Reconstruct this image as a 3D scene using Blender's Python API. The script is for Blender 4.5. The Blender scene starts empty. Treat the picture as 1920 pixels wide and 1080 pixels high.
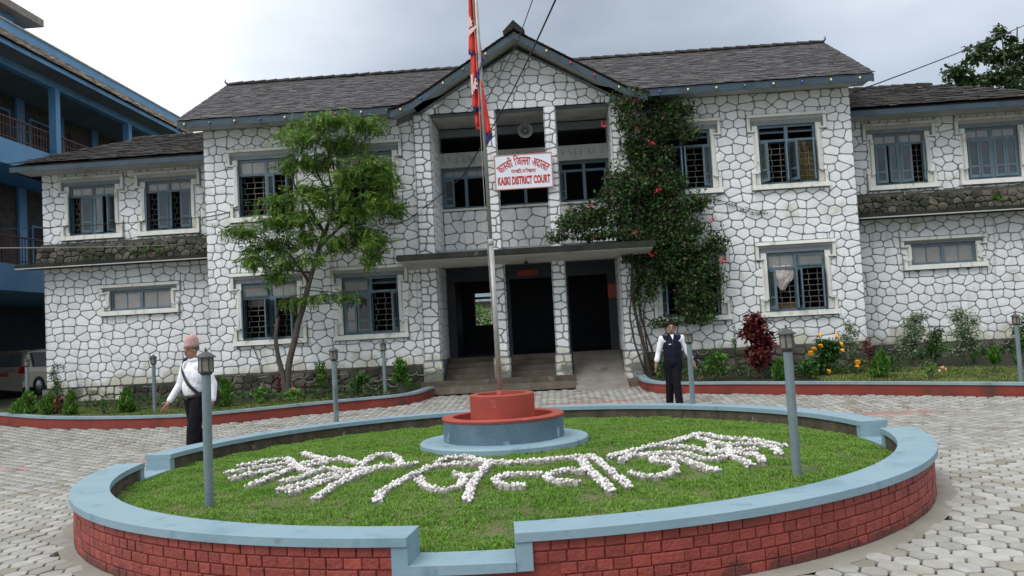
import bpy, bmesh, math, random
import numpy as np
from mathutils import Vector, Matrix, noise
rnd = random.Random(7)
NR = np.random.default_rng(11)
R = math.radians
scene = bpy.context.scene
C = scene.collection

# ------------------------------------------------------------ camera
FPX, CX, CD, CH, YAW, PIT, ROL = 1577.67, 0.6776, 20.4551, 1.6554, -0.0533, 0.0529, 0.0544
fw = Vector((math.sin(YAW)*math.cos(PIT), math.cos(YAW)*math.cos(PIT), math.sin(PIT)))
rt = Vector((math.cos(YAW), -math.sin(YAW), 0))
up = rt.cross(fw)
rt2 = rt*math.cos(ROL) - up*math.sin(ROL)
up2 = rt*math.sin(ROL) + up*math.cos(ROL)
cam = bpy.data.objects.new('camera', bpy.data.cameras.new('camera'))
C.objects.link(cam)
M = Matrix((rt2, up2, -fw)).transposed().to_4x4()
M.translation = Vector((CX, -CD, CH))
cam.matrix_world = M
cam.data.sensor_width = 36
cam.data.lens = FPX*36/1920
cam.data.clip_end = 2000
cam.data.clip_start = 0.05
scene.camera = cam
scene.view_settings.view_transform = 'Standard'
scene.view_settings.look = 'None'
scene.view_settings.exposure = 0.0
scene.view_settings.gamma = 1
scene.view_settings.use_curve_mapping = False

# ------------------------------------------------------------ world: overcast sky
SUN_EL, SUN_AZ = R(48), R(215)          # azimuth clockwise from +Y
w = bpy.data.worlds.new('World'); scene.world = w; w.use_nodes = True
nt = w.node_tree; N = nt.nodes; L = nt.links
N.clear()
out = N.new('ShaderNodeOutputWorld'); bg = N.new('ShaderNodeBackground'); bg2 = N.new('ShaderNodeBackground'); add = N.new('ShaderNodeAddShader')
sky = N.new('ShaderNodeTexSky'); sky.sky_type = 'NISHITA'; sky.sun_disc = False
sky.sun_elevation = SUN_EL; sky.sun_rotation = SUN_AZ
bg.inputs['Strength'].default_value = 0.035
L.new(sky.outputs[0], bg.inputs['Color'])
tc = N.new('ShaderNodeTexCoord'); sep = N.new('ShaderNodeSeparateXYZ'); L.new(tc.outputs['Generated'], sep.inputs[0])
def wmath(op, a, b=None, clamp=False):
    m = N.new('ShaderNodeMath'); m.operation = op; m.use_clamp = clamp
    for i, v in enumerate((a, b)):
        if v is None: continue
        if isinstance(v, (int, float)): m.inputs[i].default_value = v
        else: L.new(v, m.inputs[i])
    return m.outputs[0]
zc = wmath('MAXIMUM', sep.outputs['Z'], 0.0)
cie = wmath('ADD', wmath('ADD', wmath('MULTIPLY', zc, 0.35), 0.30), wmath('MULTIPLY', wmath('MULTIPLY', zc, zc), 1.25))            # brighter towards the zenith, as overcast skies are
# thinner cloud to the left of the building, heavier grey cloud above it
side = N.new('ShaderNodeMapRange'); side.interpolation_type = 'SMOOTHSTEP'
L.new(sep.outputs['X'], side.inputs[0])
side.inputs[1].default_value = -0.48; side.inputs[2].default_value = -0.10; side.inputs[3].default_value = 0.66; side.inputs[4].default_value = -0.04
sider = N.new('ShaderNodeMapRange'); sider.interpolation_type = 'SMOOTHSTEP'
L.new(sep.outputs['X'], sider.inputs[0])
sider.inputs[1].default_value = 0.05; sider.inputs[2].default_value = 0.45; sider.inputs[3].default_value = 0.0; sider.inputs[4].default_value = 0.20
mp = N.new('ShaderNodeMapping'); mp.inputs['Scale'].default_value = (1.3, 1.3, 3.2); L.new(tc.outputs['Generated'], mp.inputs[0])
nz = N.new('ShaderNodeTexNoise'); nz.inputs['Scale'].default_value = 2.2; nz.inputs['Detail'].default_value = 5; nz.inputs['Roughness'].default_value = 0.5
L.new(mp.outputs[0], nz.inputs['Vector'])
cl = wmath('MULTIPLY', wmath('SUBTRACT', nz.outputs[0], 0.53), 0.75)
tot = wmath('ADD', wmath('ADD', cie, side.outputs[0]), wmath('ADD', cl, sider.outputs[0]))
tint = N.new('ShaderNodeMix'); tint.data_type = 'RGBA'
tint.inputs[6].default_value = (0.88, 0.97, 1.08, 1); tint.inputs[7].default_value = (1.0, 1.0, 1.0, 1)
fac = N.new('ShaderNodeMapRange'); L.new(tot, fac.inputs[0]); fac.inputs[1].default_value = 0.5; fac.inputs[2].default_value = 1.1
L.new(fac.outputs[0], tint.inputs[0]); L.new(tint.outputs[2], bg2.inputs['Color'])
L.new(tot, bg2.inputs['Strength'])
L.new(bg.outputs[0], add.inputs[0]); L.new(bg2.outputs[0], add.inputs[1]); L.new(add.outputs[0], out.inputs[0])

sun = bpy.data.objects.new('sun', bpy.data.lights.new('sun', 'SUN')); C.objects.link(sun)
sun.data.energy = 1.2; sun.data.angle = R(25); sun.data.color = (1, 0.97, 0.93)
sd = Vector((math.sin(SUN_AZ)*math.cos(SUN_EL), math.cos(SUN_AZ)*math.cos(SUN_EL), math.sin(SUN_EL)))
sun.rotation_euler = sd.to_track_quat('Z', 'Y').to_euler()

# ------------------------------------------------------------ materials
def mat(name, c1, c2=None, scale=6.0, rough=0.8, bump=0.0, bscale=40.0, rvar=0.0, stain=None, metallic=0.0, spec=0.3, stretch=(1, 1, 1), detail=4, huevar=None):
    """c1/c2 mixed by noise in world space; rvar = value jitter per piece; stain = (colour, scale, threshold, zlo, zhi or None)"""
    m = bpy.data.materials.new(name); m.use_nodes = True
    t = m.node_tree; n = t.nodes; l = t.links
    b = n['Principled BSDF']; b.inputs['Roughness'].default_value = rough; b.inputs['Metallic'].default_value = metallic
    b.inputs['Specular IOR Level'].default_value = spec
    geo = n.new('ShaderNodeNewGeometry')
    mpn = n.new('ShaderNodeMapping'); mpn.inputs['Scale'].default_value = stretch; l.new(geo.outputs['Position'], mpn.inputs[0])
    col = None
    nz = n.new('ShaderNodeTexNoise'); nz.inputs['Scale'].default_value = scale; nz.inputs['Detail'].default_value = detail; l.new(mpn.outputs[0], nz.inputs['Vector'])
    rp = n.new('ShaderNodeMapRange'); rp.inputs[1].default_value = 0.3; rp.inputs[2].default_value = 0.7; l.new(nz.outputs[0], rp.inputs[0])
    mx = n.new('ShaderNodeMix'); mx.data_type = 'RGBA'
    mx.inputs[6].default_value = (*c1, 1); mx.inputs[7].default_value = (*(c2 or c1), 1); l.new(rp.outputs[0], mx.inputs[0])
    col = mx.outputs[2]
    if rvar or huevar:
        oi = n.new('ShaderNodeObjectInfo'); ad = n.new('ShaderNodeMath'); ad.operation = 'ADD'
        l.new(oi.outputs['Random'], ad.inputs[0]); l.new(geo.outputs['Random Per Island'], ad.inputs[1])
        fr = n.new('ShaderNodeMath'); fr.operation = 'FRACT'; l.new(ad.outputs[0], fr.inputs[0])
        if huevar:
            m2 = n.new('ShaderNodeMix'); m2.data_type = 'RGBA'; m2.inputs[7].default_value = (*huevar[0], 1)
            st = n.new('ShaderNodeMapRange'); st.inputs[1].default_value = huevar[1]; st.inputs[2].default_value = 1.0; l.new(fr.outputs[0], st.inputs[0])
            l.new(st.outputs[0], m2.inputs[0]); l.new(col, m2.inputs[6]); col = m2.outputs[2]
        if rvar:
            f2 = n.new('ShaderNodeMath'); f2.operation = 'MULTIPLY'; f2.inputs[1].default_value = 7.31; l.new(fr.outputs[0], f2.inputs[0])
            f3 = n.new('ShaderNodeMath'); f3.operation = 'FRACT'; l.new(f2.outputs[0], f3.inputs[0])
            mr = n.new('ShaderNodeMapRange'); mr.inputs[3].default_value = 1-rvar; mr.inputs[4].default_value = 1+rvar; l.new(f3.outputs[0], mr.inputs[0])
            hs = n.new('ShaderNodeHueSaturation'); l.new(col, hs.inputs['Color']); l.new(mr.outputs[0], hs.inputs['Value']); col = hs.outputs[0]
    for s in (stain or []):
        sc, ssc, th, zlo, zhi = s[:5]
        n2 = n.new('ShaderNodeTexNoise'); n2.inputs['Scale'].default_value = ssc; n2.inputs['Detail'].default_value = 6; l.new(geo.outputs['Position'], n2.inputs['Vector'])
        if len(s) > 5:
            mp2 = n.new('ShaderNodeMapping'); mp2.inputs['Scale'].default_value = s[5]; l.new(geo.outputs['Position'], mp2.inputs[0]); l.new(mp2.outputs[0], n2.inputs['Vector'])
        val = n2.outputs[0]
        if zlo is not None:
            sp = n.new('ShaderNodeSeparateXYZ'); l.new(geo.outputs['Position'], sp.inputs[0])
            zr = n.new('ShaderNodeMapRange'); l.new(sp.outputs['Z'], zr.inputs[0]); zr.inputs[1].default_value = zlo; zr.inputs[2].default_value = zhi
            zr.inputs[3].default_value = 0.25; zr.inputs[4].default_value = -0.25
            ad = n.new('ShaderNodeMath'); ad.operation = 'ADD'; l.new(val, ad.inputs[0]); l.new(zr.outputs[0], ad.inputs[1]); val = ad.outputs[0]
        r2 = n.new('ShaderNodeMapRange'); r2.inputs[1].default_value = th; r2.inputs[2].default_value = th+0.14; r2.inputs[4].default_value = 0.85; l.new(val, r2.inputs[0])
        m3 = n.new('ShaderNodeMix'); m3.data_type = 'RGBA'; m3.inputs[7].default_value = (*sc, 1); l.new(r2.outputs[0], m3.inputs[0]); l.new(col, m3.inputs[6]); col = m3.outputs[2]
    l.new(col, b.inputs['Base Color'])
    if bump:
        nb = n.new('ShaderNodeTexNoise'); nb.inputs['Scale'].default_value = bscale; nb.inputs['Detail'].default_value = 5; l.new(geo.outputs['Position'], nb.inputs['Vector'])
        bp = n.new('ShaderNodeBump'); bp.inputs['Strength'].default_value = bump; bp.inputs['Distance'].default_value = 0.02
        l.new(nb.outputs[0], bp.inputs['Height']); l.new(bp.outputs[0], b.inputs['Normal'])
    return m
def leafmat(name, c1, c2, scale=3.0, rvar=0.45, trans=0.25, c3=None):
    m = mat(name, c1, c2, scale, 0.55, rvar=rvar, spec=0.25, huevar=(c3, 0.75) if c3 else None)
    n = m.node_tree.nodes; l = m.node_tree.links; b = n['Principled BSDF']
    tr = n.new('ShaderNodeBsdfTranslucent'); mx = n.new('ShaderNodeMixShader'); mx.inputs[0].default_value = trans
    src = b.inputs['Base Color'].links[0].from_socket
    l.new(src, tr.inputs['Color']); l.new(b.outputs[0], mx.inputs[1]); l.new(tr.outputs[0], mx.inputs[2])
    l.new(mx.outputs[0], n['Material Output'].inputs['Surface'])
    return m
MT = {}
MT['white'] = mat('painted_stone', (0.70, 0.72, 0.73), (0.78, 0.79, 0.79), 5, 0.65, 0.6, 22, 0.07,
    [((0.47, 0.46, 0.41), 2.6, 0.60, None, None, (2.2, 2.2, 0.22)), ((0.50, 0.49, 0.40), 1.3, 0.60, None, None), ((0.50, 0.48, 0.38), 2.2, 0.53, 0.9, 1.6), ((0.10, 0.11, 0.07), 2.4, 0.62, 0.7, 1.3), ((0.42,0.43,0.42), 7.0, 0.66, None, None)])
MT['joint'] = mat('joint_paint', (0.165, 0.19, 0.21), (0.22, 0.24, 0.255), 8, 0.8, 0.4, 60)
MT['trim'] = mat('trim_plaster', (0.70, 0.70, 0.66), (0.62, 0.62, 0.57), 4, 0.7, 0.25, 30, 0,
    [((0.30, 0.28, 0.22), 3.5, 0.60, None, None, (2.5, 2.5, 0.3)), ((0.36, 0.33, 0.22), 2.2, 0.60, None, None), ((0.22, 0.20, 0.12), 5.0, 0.64, None, None)])
MT['rubble'] = mat('rubble_stone', (0.035, 0.035, 0.028), (0.125, 0.115, 0.09), 2.5, 0.9, 0.9, 18, 0.55, [((0.025, 0.035, 0.015), 2.0, 0.50, None, None)])
MT['rubble_joint'] = mat('rubble_joint', (0.09, 0.088, 0.075), (0.025, 0.027, 0.02), 3.0, 0.9, 0.5, 30)
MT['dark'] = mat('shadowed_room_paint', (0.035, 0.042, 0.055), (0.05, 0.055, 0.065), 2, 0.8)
MT['inner'] = mat('inner_plaster', (0.16, 0.17, 0.18), (0.12, 0.12, 0.13), 2, 0.8)
MT['soffit'] = mat('soffit_plaster', (0.50, 0.50, 0.47), (0.40, 0.40, 0.37), 2, 0.85, 0.1, 20, 0, [((0.25, 0.24, 0.2), 2.0, 0.62, None, None)])
MT['bluewood'] = mat('blue_painted_wood', (0.085, 0.14, 0.175), (0.12, 0.175, 0.21), 9, 0.5, 0.15, 60, 0.08, spec=0.4, stretch=(1, 1, 0.3))
MT['bluefascia'] = mat('blue_fascia_paint', (0.045, 0.078, 0.108), (0.028, 0.048, 0.068), 3, 0.5, 0.15, 50, 0, [((0.03, 0.04, 0.045), 3.0, 0.6, None, None)], spec=0.4)
MT['frost'] = mat('frosted_pane', (0.20, 0.205, 0.20), (0.27, 0.265, 0.25), 3, 0.25, spec=0.6)
MT['glass'] = mat('dark_glass', (0.02, 0.026, 0.03), (0.05, 0.06, 0.065), 2.5, 0.06, spec=0.9)
MT['curtain'] = mat('curtain_cloth', (0.34, 0.30, 0.28), (0.20, 0.17, 0.16), 12, 0.9, stretch=(4, 1, 0.2))
MT['grille'] = mat('grille_steel', (0.28, 0.28, 0.27), (0.12, 0.10, 0.09), 12, 0.6, spec=0.4)
MT['slate'] = mat('slate', (0.026, 0.024, 0.026), (0.060, 0.055, 0.058), 4, 0.7, 0.6, 50, 0.6, [((0.13, 0.12, 0.10), 3.5, 0.62, None, None)], spec=0.35)
MT['slatewing'] = mat('mossy_slate', (0.020, 0.018, 0.017), (0.045, 0.040, 0.036), 4, 0.8, 0.6, 40, 0.5, [((0.12, 0.11, 0.08), 3.5, 0.64, None, None), ((0.02, 0.022, 0.015), 2.0, 0.55, None, None)])
MT['canopy'] = mat('weathered_concrete', (0.032, 0.034, 0.029), (0.014, 0.016, 0.013), 2.5, 0.9, 0.6, 20, 0, [((0.14, 0.14, 0.125), 5.0, 0.66, None, None)])
MT['concrete'] = mat('concrete', (0.24, 0.225, 0.20), (0.17, 0.155, 0.135), 3, 0.9, 0.4, 20, 0.1, [((0.09, 0.085, 0.07), 2.0, 0.6, None, None)])
MT['step'] = mat('step_stone', (0.15, 0.125, 0.10), (0.085, 0.07, 0.055), 3, 0.85, 0.6, 25, 0.25, [((0.22, 0.20, 0.17), 4.0, 0.62, None, None)])
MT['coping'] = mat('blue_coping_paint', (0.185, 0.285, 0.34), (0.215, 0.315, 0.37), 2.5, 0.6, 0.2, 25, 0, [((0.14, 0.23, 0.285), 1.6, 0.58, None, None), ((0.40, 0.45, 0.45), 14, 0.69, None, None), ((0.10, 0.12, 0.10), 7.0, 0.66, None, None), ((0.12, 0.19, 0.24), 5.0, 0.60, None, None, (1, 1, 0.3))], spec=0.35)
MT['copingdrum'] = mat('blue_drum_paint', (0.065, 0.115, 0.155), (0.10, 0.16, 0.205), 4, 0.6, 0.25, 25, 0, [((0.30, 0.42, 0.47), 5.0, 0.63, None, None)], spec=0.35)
MT['brick'] = mat('red_painted_brick', (0.27, 0.052, 0.040), (0.20, 0.040, 0.032), 9, 0.6, 0.7, 35, 0.16, [((0.36, 0.13, 0.10), 22, 0.68, None, None), ((0.30, 0.055, 0.02), 5.0, 0.64, None, None), ((0.09, 0.03, 0.025), 4.0, 0.52, 0.0, 0.16)], spec=0.35)
MT['brickjoint'] = mat('red_painted_mortar', (0.23, 0.045, 0.035), (0.18, 0.036, 0.028), 8, 0.75, 0.4, 40)
MT['redpaint'] = mat('red_paint', (0.33, 0.058, 0.038), (0.27, 0.048, 0.034), 4, 0.6, 0.3, 30, 0, [((0.36, 0.09, 0.06), 6.0, 0.63, None, None)], spec=0.35)
MT['kerbred'] = mat('kerb_red_paint', (0.235, 0.042, 0.030), (0.16, 0.034, 0.026), 3, 0.7, 0.3, 30, 0, [((0.08, 0.04, 0.03), 3.0, 0.60, None, None)])
MT['kerbtop'] = mat('kerb_coping_paint', (0.24, 0.33, 0.36), (0.17, 0.24, 0.27), 3, 0.7, 0.3, 30, 0, [((0.12, 0.14, 0.13), 3.0, 0.62, None, None)])
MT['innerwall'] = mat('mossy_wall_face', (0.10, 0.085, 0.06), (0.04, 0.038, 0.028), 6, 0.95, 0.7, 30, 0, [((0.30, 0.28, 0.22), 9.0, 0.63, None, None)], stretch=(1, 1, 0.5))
MT['paver'] = mat('paver_concrete', (0.27, 0.265, 0.245), (0.36, 0.36, 0.34), 7, 0.85, 0.35, 60, 0.15, [((0.24, 0.22, 0.17), 1.1, 0.58, None, None), ((0.48, 0.49, 0.475), 3.0, 0.66, None, None)], huevar=((0.23, 0.215, 0.17), 0.66))
MT['redpaver'] = mat('red_paver_concrete', (0.36, 0.20, 0.18), (0.33, 0.24, 0.22), 7, 0.85, 0.3, 60, 0.15)
MT['bed'] = mat('paving_bed_sand', (0.028, 0.026, 0.02), (0.055, 0.05, 0.04), 5, 0.95, 0.6, 40)
MT['cement'] = mat('cement_haunch', (0.27, 0.26, 0.225), (0.21, 0.20, 0.17), 3, 0.9, 0.4, 30)
MT['soil'] = mat('lawn_soil', (0.05, 0.09, 0.02), (0.12, 0.11, 0.055), 2.5, 0.95, 0.6, 30)
MT['dirt'] = mat('bed_soil', (0.022, 0.022, 0.012), (0.035, 0.04, 0.018), 4, 0.95, 0.8, 20)
MT['land'] = mat('land', (0.07, 0.085, 0.045), (0.11, 0.10, 0.07), 0.2, 0.95)
MT['grass'] = leafmat('grass_blade', (0.115, 0.265, 0.032), (0.195, 0.355, 0.058), 1.8, 0.32, 0.4, (0.29, 0.33, 0.11))
MT['grass2'] = leafmat('bed_grass_blade', (0.12, 0.19, 0.035), (0.20, 0.25, 0.07), 1.2, 0.35, 0.3, (0.25, 0.22, 0.10))
MT['leafA'] = leafmat('feathery_leaf', (0.05, 0.13, 0.022), (0.13, 0.24, 0.035), 1.3, 0.5, 0.35, (0.24, 0.32, 0.06))
MT['vine'] = leafmat('climber_leaf', (0.035, 0.062, 0.025), (0.065, 0.092, 0.034), 1.4, 0.65, 0.2, (0.15, 0.11, 0.055))
MT['farleaf'] = leafmat('far_tree_leaf', (0.035, 0.07, 0.028), (0.07, 0.11, 0.04), 0.6, 0.5, 0.2)
MT['thuja'] = leafmat('thuja_leaf', (0.05, 0.14, 0.018), (0.10, 0.21, 0.03), 3, 0.4, 0.25)
MT['shrub'] = leafmat('shrub_leaf', (0.03, 0.09, 0.02), (0.06, 0.15, 0.03), 3, 0.5, 0.25)
MT['brightleaf'] = leafmat('bright_leaf', (0.07, 0.19, 0.03), (0.12, 0.26, 0.04), 3, 0.4, 0.3)
MT['variegated'] = leafmat('variegated_leaf', (0.26, 0.33, 0.20), (0.07, 0.12, 0.05), 9, 0.6, 0.2, (0.50, 0.52, 0.42))
MT['redleaf'] = leafmat('croton_leaf', (0.14, 0.018, 0.022), (0.055, 0.014, 0.016), 5, 0.6, 0.2, (0.26, 0.05, 0.03))
MT['orange'] = mat('marigold_petal', (0.85, 0.30, 0.01), (0.90, 0.42, 0.02), 30, 0.7)
MT['redflower'] = mat('red_bract', (0.62, 0.03, 0.05), (0.70, 0.06, 0.12), 9, 0.6, rvar=0.2)
MT['pink'] = mat('pale_flower', (0.8, 0.35, 0.25), (0.85, 0.5, 0.4), 9, 0.6)
MT['bark'] = mat('bark', (0.06, 0.05, 0.04), (0.11, 0.095, 0.08), 12, 0.9, 0.8, 30, stretch=(1, 1, 0.3))
MT['barkdark'] = mat('dark_bark', (0.035, 0.03, 0.025), (0.06, 0.05, 0.04), 12, 0.9, 0.8, 30, stretch=(1, 1, 0.3))
MT['lamppole'] = mat('lamp_pole_paint', (0.125, 0.17, 0.185), (0.16, 0.21, 0.225), 8, 0.5, 0.3, 60, 0, [((0.07, 0.08, 0.08), 9, 0.60, None, None, (1, 1, 0.15)), ((0.10, 0.06, 0.04), 25, 0.70, None, None)], spec=0.4)
MT['lampcap'] = mat('lamp_cap_metal', (0.026, 0.026, 0.025), (0.045, 0.045, 0.042), 20, 0.45, 0.1, 60, spec=0.5)
MT['lampglass'] = mat('lamp_diffuser', (0.14, 0.135, 0.11), (0.20, 0.19, 0.155), 30, 0.35, spec=0.5)
MT['steel'] = mat('pole_steel', (0.36, 0.36, 0.345), (0.25, 0.25, 0.24), 10, 0.4, spec=0.5, metallic=0.3)
MT['flagred'] = mat('flag_red_cloth', (0.60, 0.045, 0.03), (0.48, 0.035, 0.03), 4, 0.75)
MT['flagblue'] = mat('flag_blue_cloth', (0.02, 0.025, 0.12), (0.03, 0.035, 0.15), 4, 0.75)
MT['flagwhite'] = mat('flag_white_cloth', (0.72, 0.62, 0.62), (0.66, 0.45, 0.45), 10, 0.75)
MT['pebble'] = mat('white_painted_pebble', (0.74, 0.73, 0.72), (0.60, 0.58, 0.56), 20, 0.7, 0.3, 60, 0.16)
MT['pebblebase'] = mat('dripped_cement', (0.46, 0.44, 0.41), (0.09, 0.075, 0.06), 28, 0.9, 0.5, 50, stretch=(1, 1, 0.25))
MT['bbblue'] = mat('bright_blue_paint', (0.095, 0.24, 0.42), (0.12, 0.29, 0.48), 1.5, 0.6, 0.1, 20, 0, [((0.06, 0.15, 0.26), 0.9, 0.6, None, None), ((0.20, 0.30, 0.38), 2.0, 0.62, None, None, (1.5, 1.5, 0.25))])
MT['bbstone'] = mat('slate_cladding', (0.10, 0.085, 0.06), (0.04, 0.042, 0.045), 5, 0.9, 0.7, 12)
MT['bbsoffit'] = mat('blue_building_soffit', (0.17, 0.18, 0.18), (0.13, 0.14, 0.145), 1, 0.8)
MT['bbslate'] = mat('pale_slate', (0.46, 0.42, 0.36), (0.30, 0.27, 0.24), 5, 0.8, 0.6, 30, 0.4)
MT['brownwood'] = mat('brown_wood', (0.085, 0.04, 0.028), (0.055, 0.028, 0.02), 10, 0.6)
MT['wire'] = mat('cable_sheath', (0.015, 0.015, 0.016), None, 10, 0.6)
MT['wirepale'] = mat('pale_cable_sheath', (0.20, 0.20, 0.20), None, 10, 0.6)
MT['signwhite'] = mat('sign_enamel', (0.74, 0.77, 0.84), (0.70, 0.73, 0.80), 6, 0.4, spec=0.4)
MT['signred'] = mat('sign_lettering_red', (0.50, 0.035, 0.025), (0.42, 0.03, 0.03), 10, 0.5)
MT['signframe'] = mat('sign_frame_paint', (0.48, 0.18, 0.17), (0.42, 0.22, 0.15), 10, 0.5)
MT['skin'] = mat('skin', (0.33, 0.175, 0.115), (0.28, 0.145, 0.09), 14, 0.5, spec=0.4)
MT['hair'] = mat('black_hair', (0.007, 0.006, 0.006), (0.012, 0.011, 0.010), 30, 0.8, spec=0.1)
MT['greyhair'] = mat('grey_hair', (0.12, 0.115, 0.11), (0.06, 0.058, 0.055), 30, 0.6)
MT['shirt'] = mat('white_shirt', (0.70, 0.71, 0.78), (0.76, 0.77, 0.82), 8, 0.8, 1.0, 11)
MT['navy'] = mat('navy_cloth', (0.008, 0.009, 0.022), (0.012, 0.013, 0.028), 8, 0.9, 0.3, 14, spec=0.15)
MT['trousers'] = mat('dark_trouser_cloth', (0.006, 0.006, 0.010), (0.010, 0.010, 0.014), 8, 0.9, 0.3, 12, spec=0.15)
MT['leather'] = mat('black_leather', (0.014, 0.013, 0.013), (0.02, 0.02, 0.02), 20, 0.4, spec=0.5)
MT['captopi'] = mat('patterned_pink_cap_cloth', (0.55, 0.22, 0.22), (0.50, 0.40, 0.36), 45, 0.85, detail=1)
MT['carpaint'] = mat('beige_car_paint', (0.50, 0.45, 0.37), (0.52, 0.46, 0.38), 1, 0.28, metallic=0.15, spec=0.6)
MT['carglass'] = mat('car_window_glass', (0.10, 0.12, 0.15), (0.20, 0.24, 0.29), 0.9, 0.08, spec=0.9)
MT['carside'] = mat('dark_car_glass', (0.012, 0.013, 0.016), None, 1, 0.3, spec=0.4)
MT['tyre'] = mat('tyre_rubber', (0.018, 0.018, 0.018), (0.03, 0.03, 0.03), 20, 0.8)
MT['rim'] = mat('alloy_rim', (0.40, 0.40, 0.41), None, 5, 0.35, metallic=0.7)
MT['tail'] = mat('red_tail_lens', (0.55, 0.015, 0.02), (0.45, 0.01, 0.015), 8, 0.15, spec=0.8)
MT['plate'] = mat('number_plate_red', (0.45, 0.06, 0.05), None, 5, 0.5)
MT['bulbY'] = mat('yellow_bulb', (0.80, 0.68, 0.30), None, 5, 0.2, spec=0.6)
MT['bulbB'] = mat('blue_bulb', (0.05, 0.12, 0.60), None, 5, 0.2, spec=0.6)
MT['bulbR'] = mat('red_bulb', (0.55, 0.04, 0.08), None, 5, 0.2, spec=0.6)
MT['bulbG'] = mat('green_bulb', (0.10, 0.25, 0.15), None, 5, 0.2, spec=0.6)
MT['horn'] = mat('horn_speaker_paint', (0.20, 0.20, 0.19), (0.13, 0.13, 0.125), 6, 0.5)
MT['cloth'] = mat('crumpled_white_cloth', (0.62, 0.56, 0.53), (0.40, 0.35, 0.33), 16, 0.9, 0.9, 12)
MT['goldcloth'] = mat('ochre_curtain', (0.20, 0.17, 0.06), (0.12, 0.10, 0.035), 10, 0.9)
MT['board'] = mat('brown_board', (0.16, 0.11, 0.06), None, 6, 0.7)
MT['poster'] = mat('cream_notice_board', (0.5, 0.47, 0.4), None, 6, 0.7)

# ------------------------------------------------------------ mesh helpers
class MB:
    def __init__(s): s.v = []; s.f = []; s.m = []; s.mats = []
    def mi(s, m):
        if m not in s.mats: s.mats.append(m)
        return s.mats.index(m)
    def face(s, pts, m=None):
        i = len(s.v); s.v.extend([tuple(p) for p in pts]); s.f.append(tuple(range(i, i+len(pts)))); s.m.append(s.mi(m)); return s
    def raw(s, v, f, m=None):
        i = len(s.v); s.v.extend([tuple(p) for p in v]); k = s.mi(m)
        for q in f: s.f.append(tuple(i+j for j in q)); s.m.append(k)
        return s
    def box(s, x0, x1, y0, y1, z0, z1, m=None, T=None):
        v = [(x0, y0, z0), (x1, y0, z0), (x1, y1, z0), (x0, y1, z0), (x0, y0, z1), (x1, y0, z1), (x1, y1, z1), (x0, y1, z1)]
        if T is not None: v = [T @ Vector(p) for p in v]
        return s.raw(v, [(0, 3, 2, 1), (4, 5, 6, 7), (0, 1, 5, 4), (1, 2, 6, 5), (2, 3, 7, 6), (3, 0, 4, 7)], m)
    def prism(s, pts, d, m=None):
        """pts: 3d loop; d: extrusion vector"""
        n = len(pts); d = Vector(d); a = [Vector(p) for p in pts]; b = [p+d for p in a]
        f = [tuple(range(n)), tuple(range(2*n-1, n-1, -1))]+[(i, n+i, n+(i+1) % n, (i+1) % n) for i in range(n)]
        return s.raw(a+b, f, m)
    def tube(s, pts, r, m=None, n=8, cap=True):
        pts = [Vector(p) for p in pts]; k = len(pts)
        rr = r if isinstance(r, (list, tuple)) else [r]*k
        v = []; f = []
        prev = None
        for i, p in enumerate(pts):
            d = (pts[min(i+1, k-1)]-pts[max(i-1, 0)]).normalized()
            a = prev if prev is not None else (Vector((0, 0, 1)) if abs(d.z) < 0.9 else Vector((1, 0, 0)))
            u = a - d*a.dot(d)
            if u.length < 1e-6: u = Vector((1, 0, 0)) - d*d.x
            u.normalize(); prev = u; w_ = d.cross(u)
            for j in range(n):
                t = 2*math.pi*j/n; v.append(p+(u*math.cos(t)+w_*math.sin(t))*rr[i])
        for i in range(k-1):
            for j in range(n): f.append((i*n+j, i*n+(j+1) % n, (i+1)*n+(j+1) % n, (i+1)*n+j))
        if cap: f.append(tuple(range(n-1, -1, -1))); f.append(tuple((k-1)*n+j for j in range(n)))
        return s.raw(v, f, m)
    def lathe(s, prof, m=None, n=24, c=(0, 0, 0), close=False):
        v = []; f = []
        for r_, z in prof:
            for j in range(n):
                t = 2*math.pi*j/n; v.append((c[0]+r_*math.cos(t), c[1]+r_*math.sin(t), c[2]+z))
        k = len(prof)
        for i in range(k-1):
            for j in range(n): f.append((i*n+j, i*n+(j+1) % n, (i+1)*n+(j+1) % n, (i+1)*n+j))
        if prof[0][0] > 1e-5 and not close: f.append(tuple(range(n-1, -1, -1)))
        if prof[-1][0] > 1e-5 and not close: f.append(tuple((k-1)*n+j for j in range(n)))
        return s.raw(v, f, m)
    def ell(s, c, r, m=None, nu=10, nv=7, rot=None):
        v = []; f = []
        for i in range(nv+1):
            ph = math.pi*i/nv
            for j in range(nu):
                t = 2*math.pi*j/nu
                p = Vector((r[0]*math.sin(ph)*math.cos(t), r[1]*math.sin(ph)*math.sin(t), r[2]*math.cos(ph)))
                if rot: p = rot @ p
                v.append(p+Vector(c))
        for i in range(nv):
            for j in range(nu): f.append((i*nu+j, (i+1)*nu+j, (i+1)*nu+(j+1) % nu, i*nu+(j+1) % nu))
        return s.raw(v, f, m)
    def mesh(s, name, smooth=False):
        me = bpy.data.meshes.new(name); me.from_pydata(s.v, [], s.f); me.update()
        for m in s.mats:
            if m: me.materials.append(MT[m])
        if len(s.mats) > 1: me.polygons.foreach_set('material_index', s.m)
        if smooth: me.polygons.foreach_set('use_smooth', [True]*len(me.polygons))
        return me
    def build(s, name, parent=None, loc=(0, 0, 0), rz=0, smooth=False, kind=None, label=None):
        return link(name, s.mesh(name, smooth), parent, loc, rz, kind, label)
def link(name, me, parent=None, loc=(0, 0, 0), rz=0, kind=None, label=None):
    o = bpy.data.objects.new(name, me); C.objects.link(o); o.location = loc; o.rotation_euler = (0, 0, rz)
    if parent: o.parent = parent
    if kind: o['kind'] = kind
    if label: o['label'] = label
    return o
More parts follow.
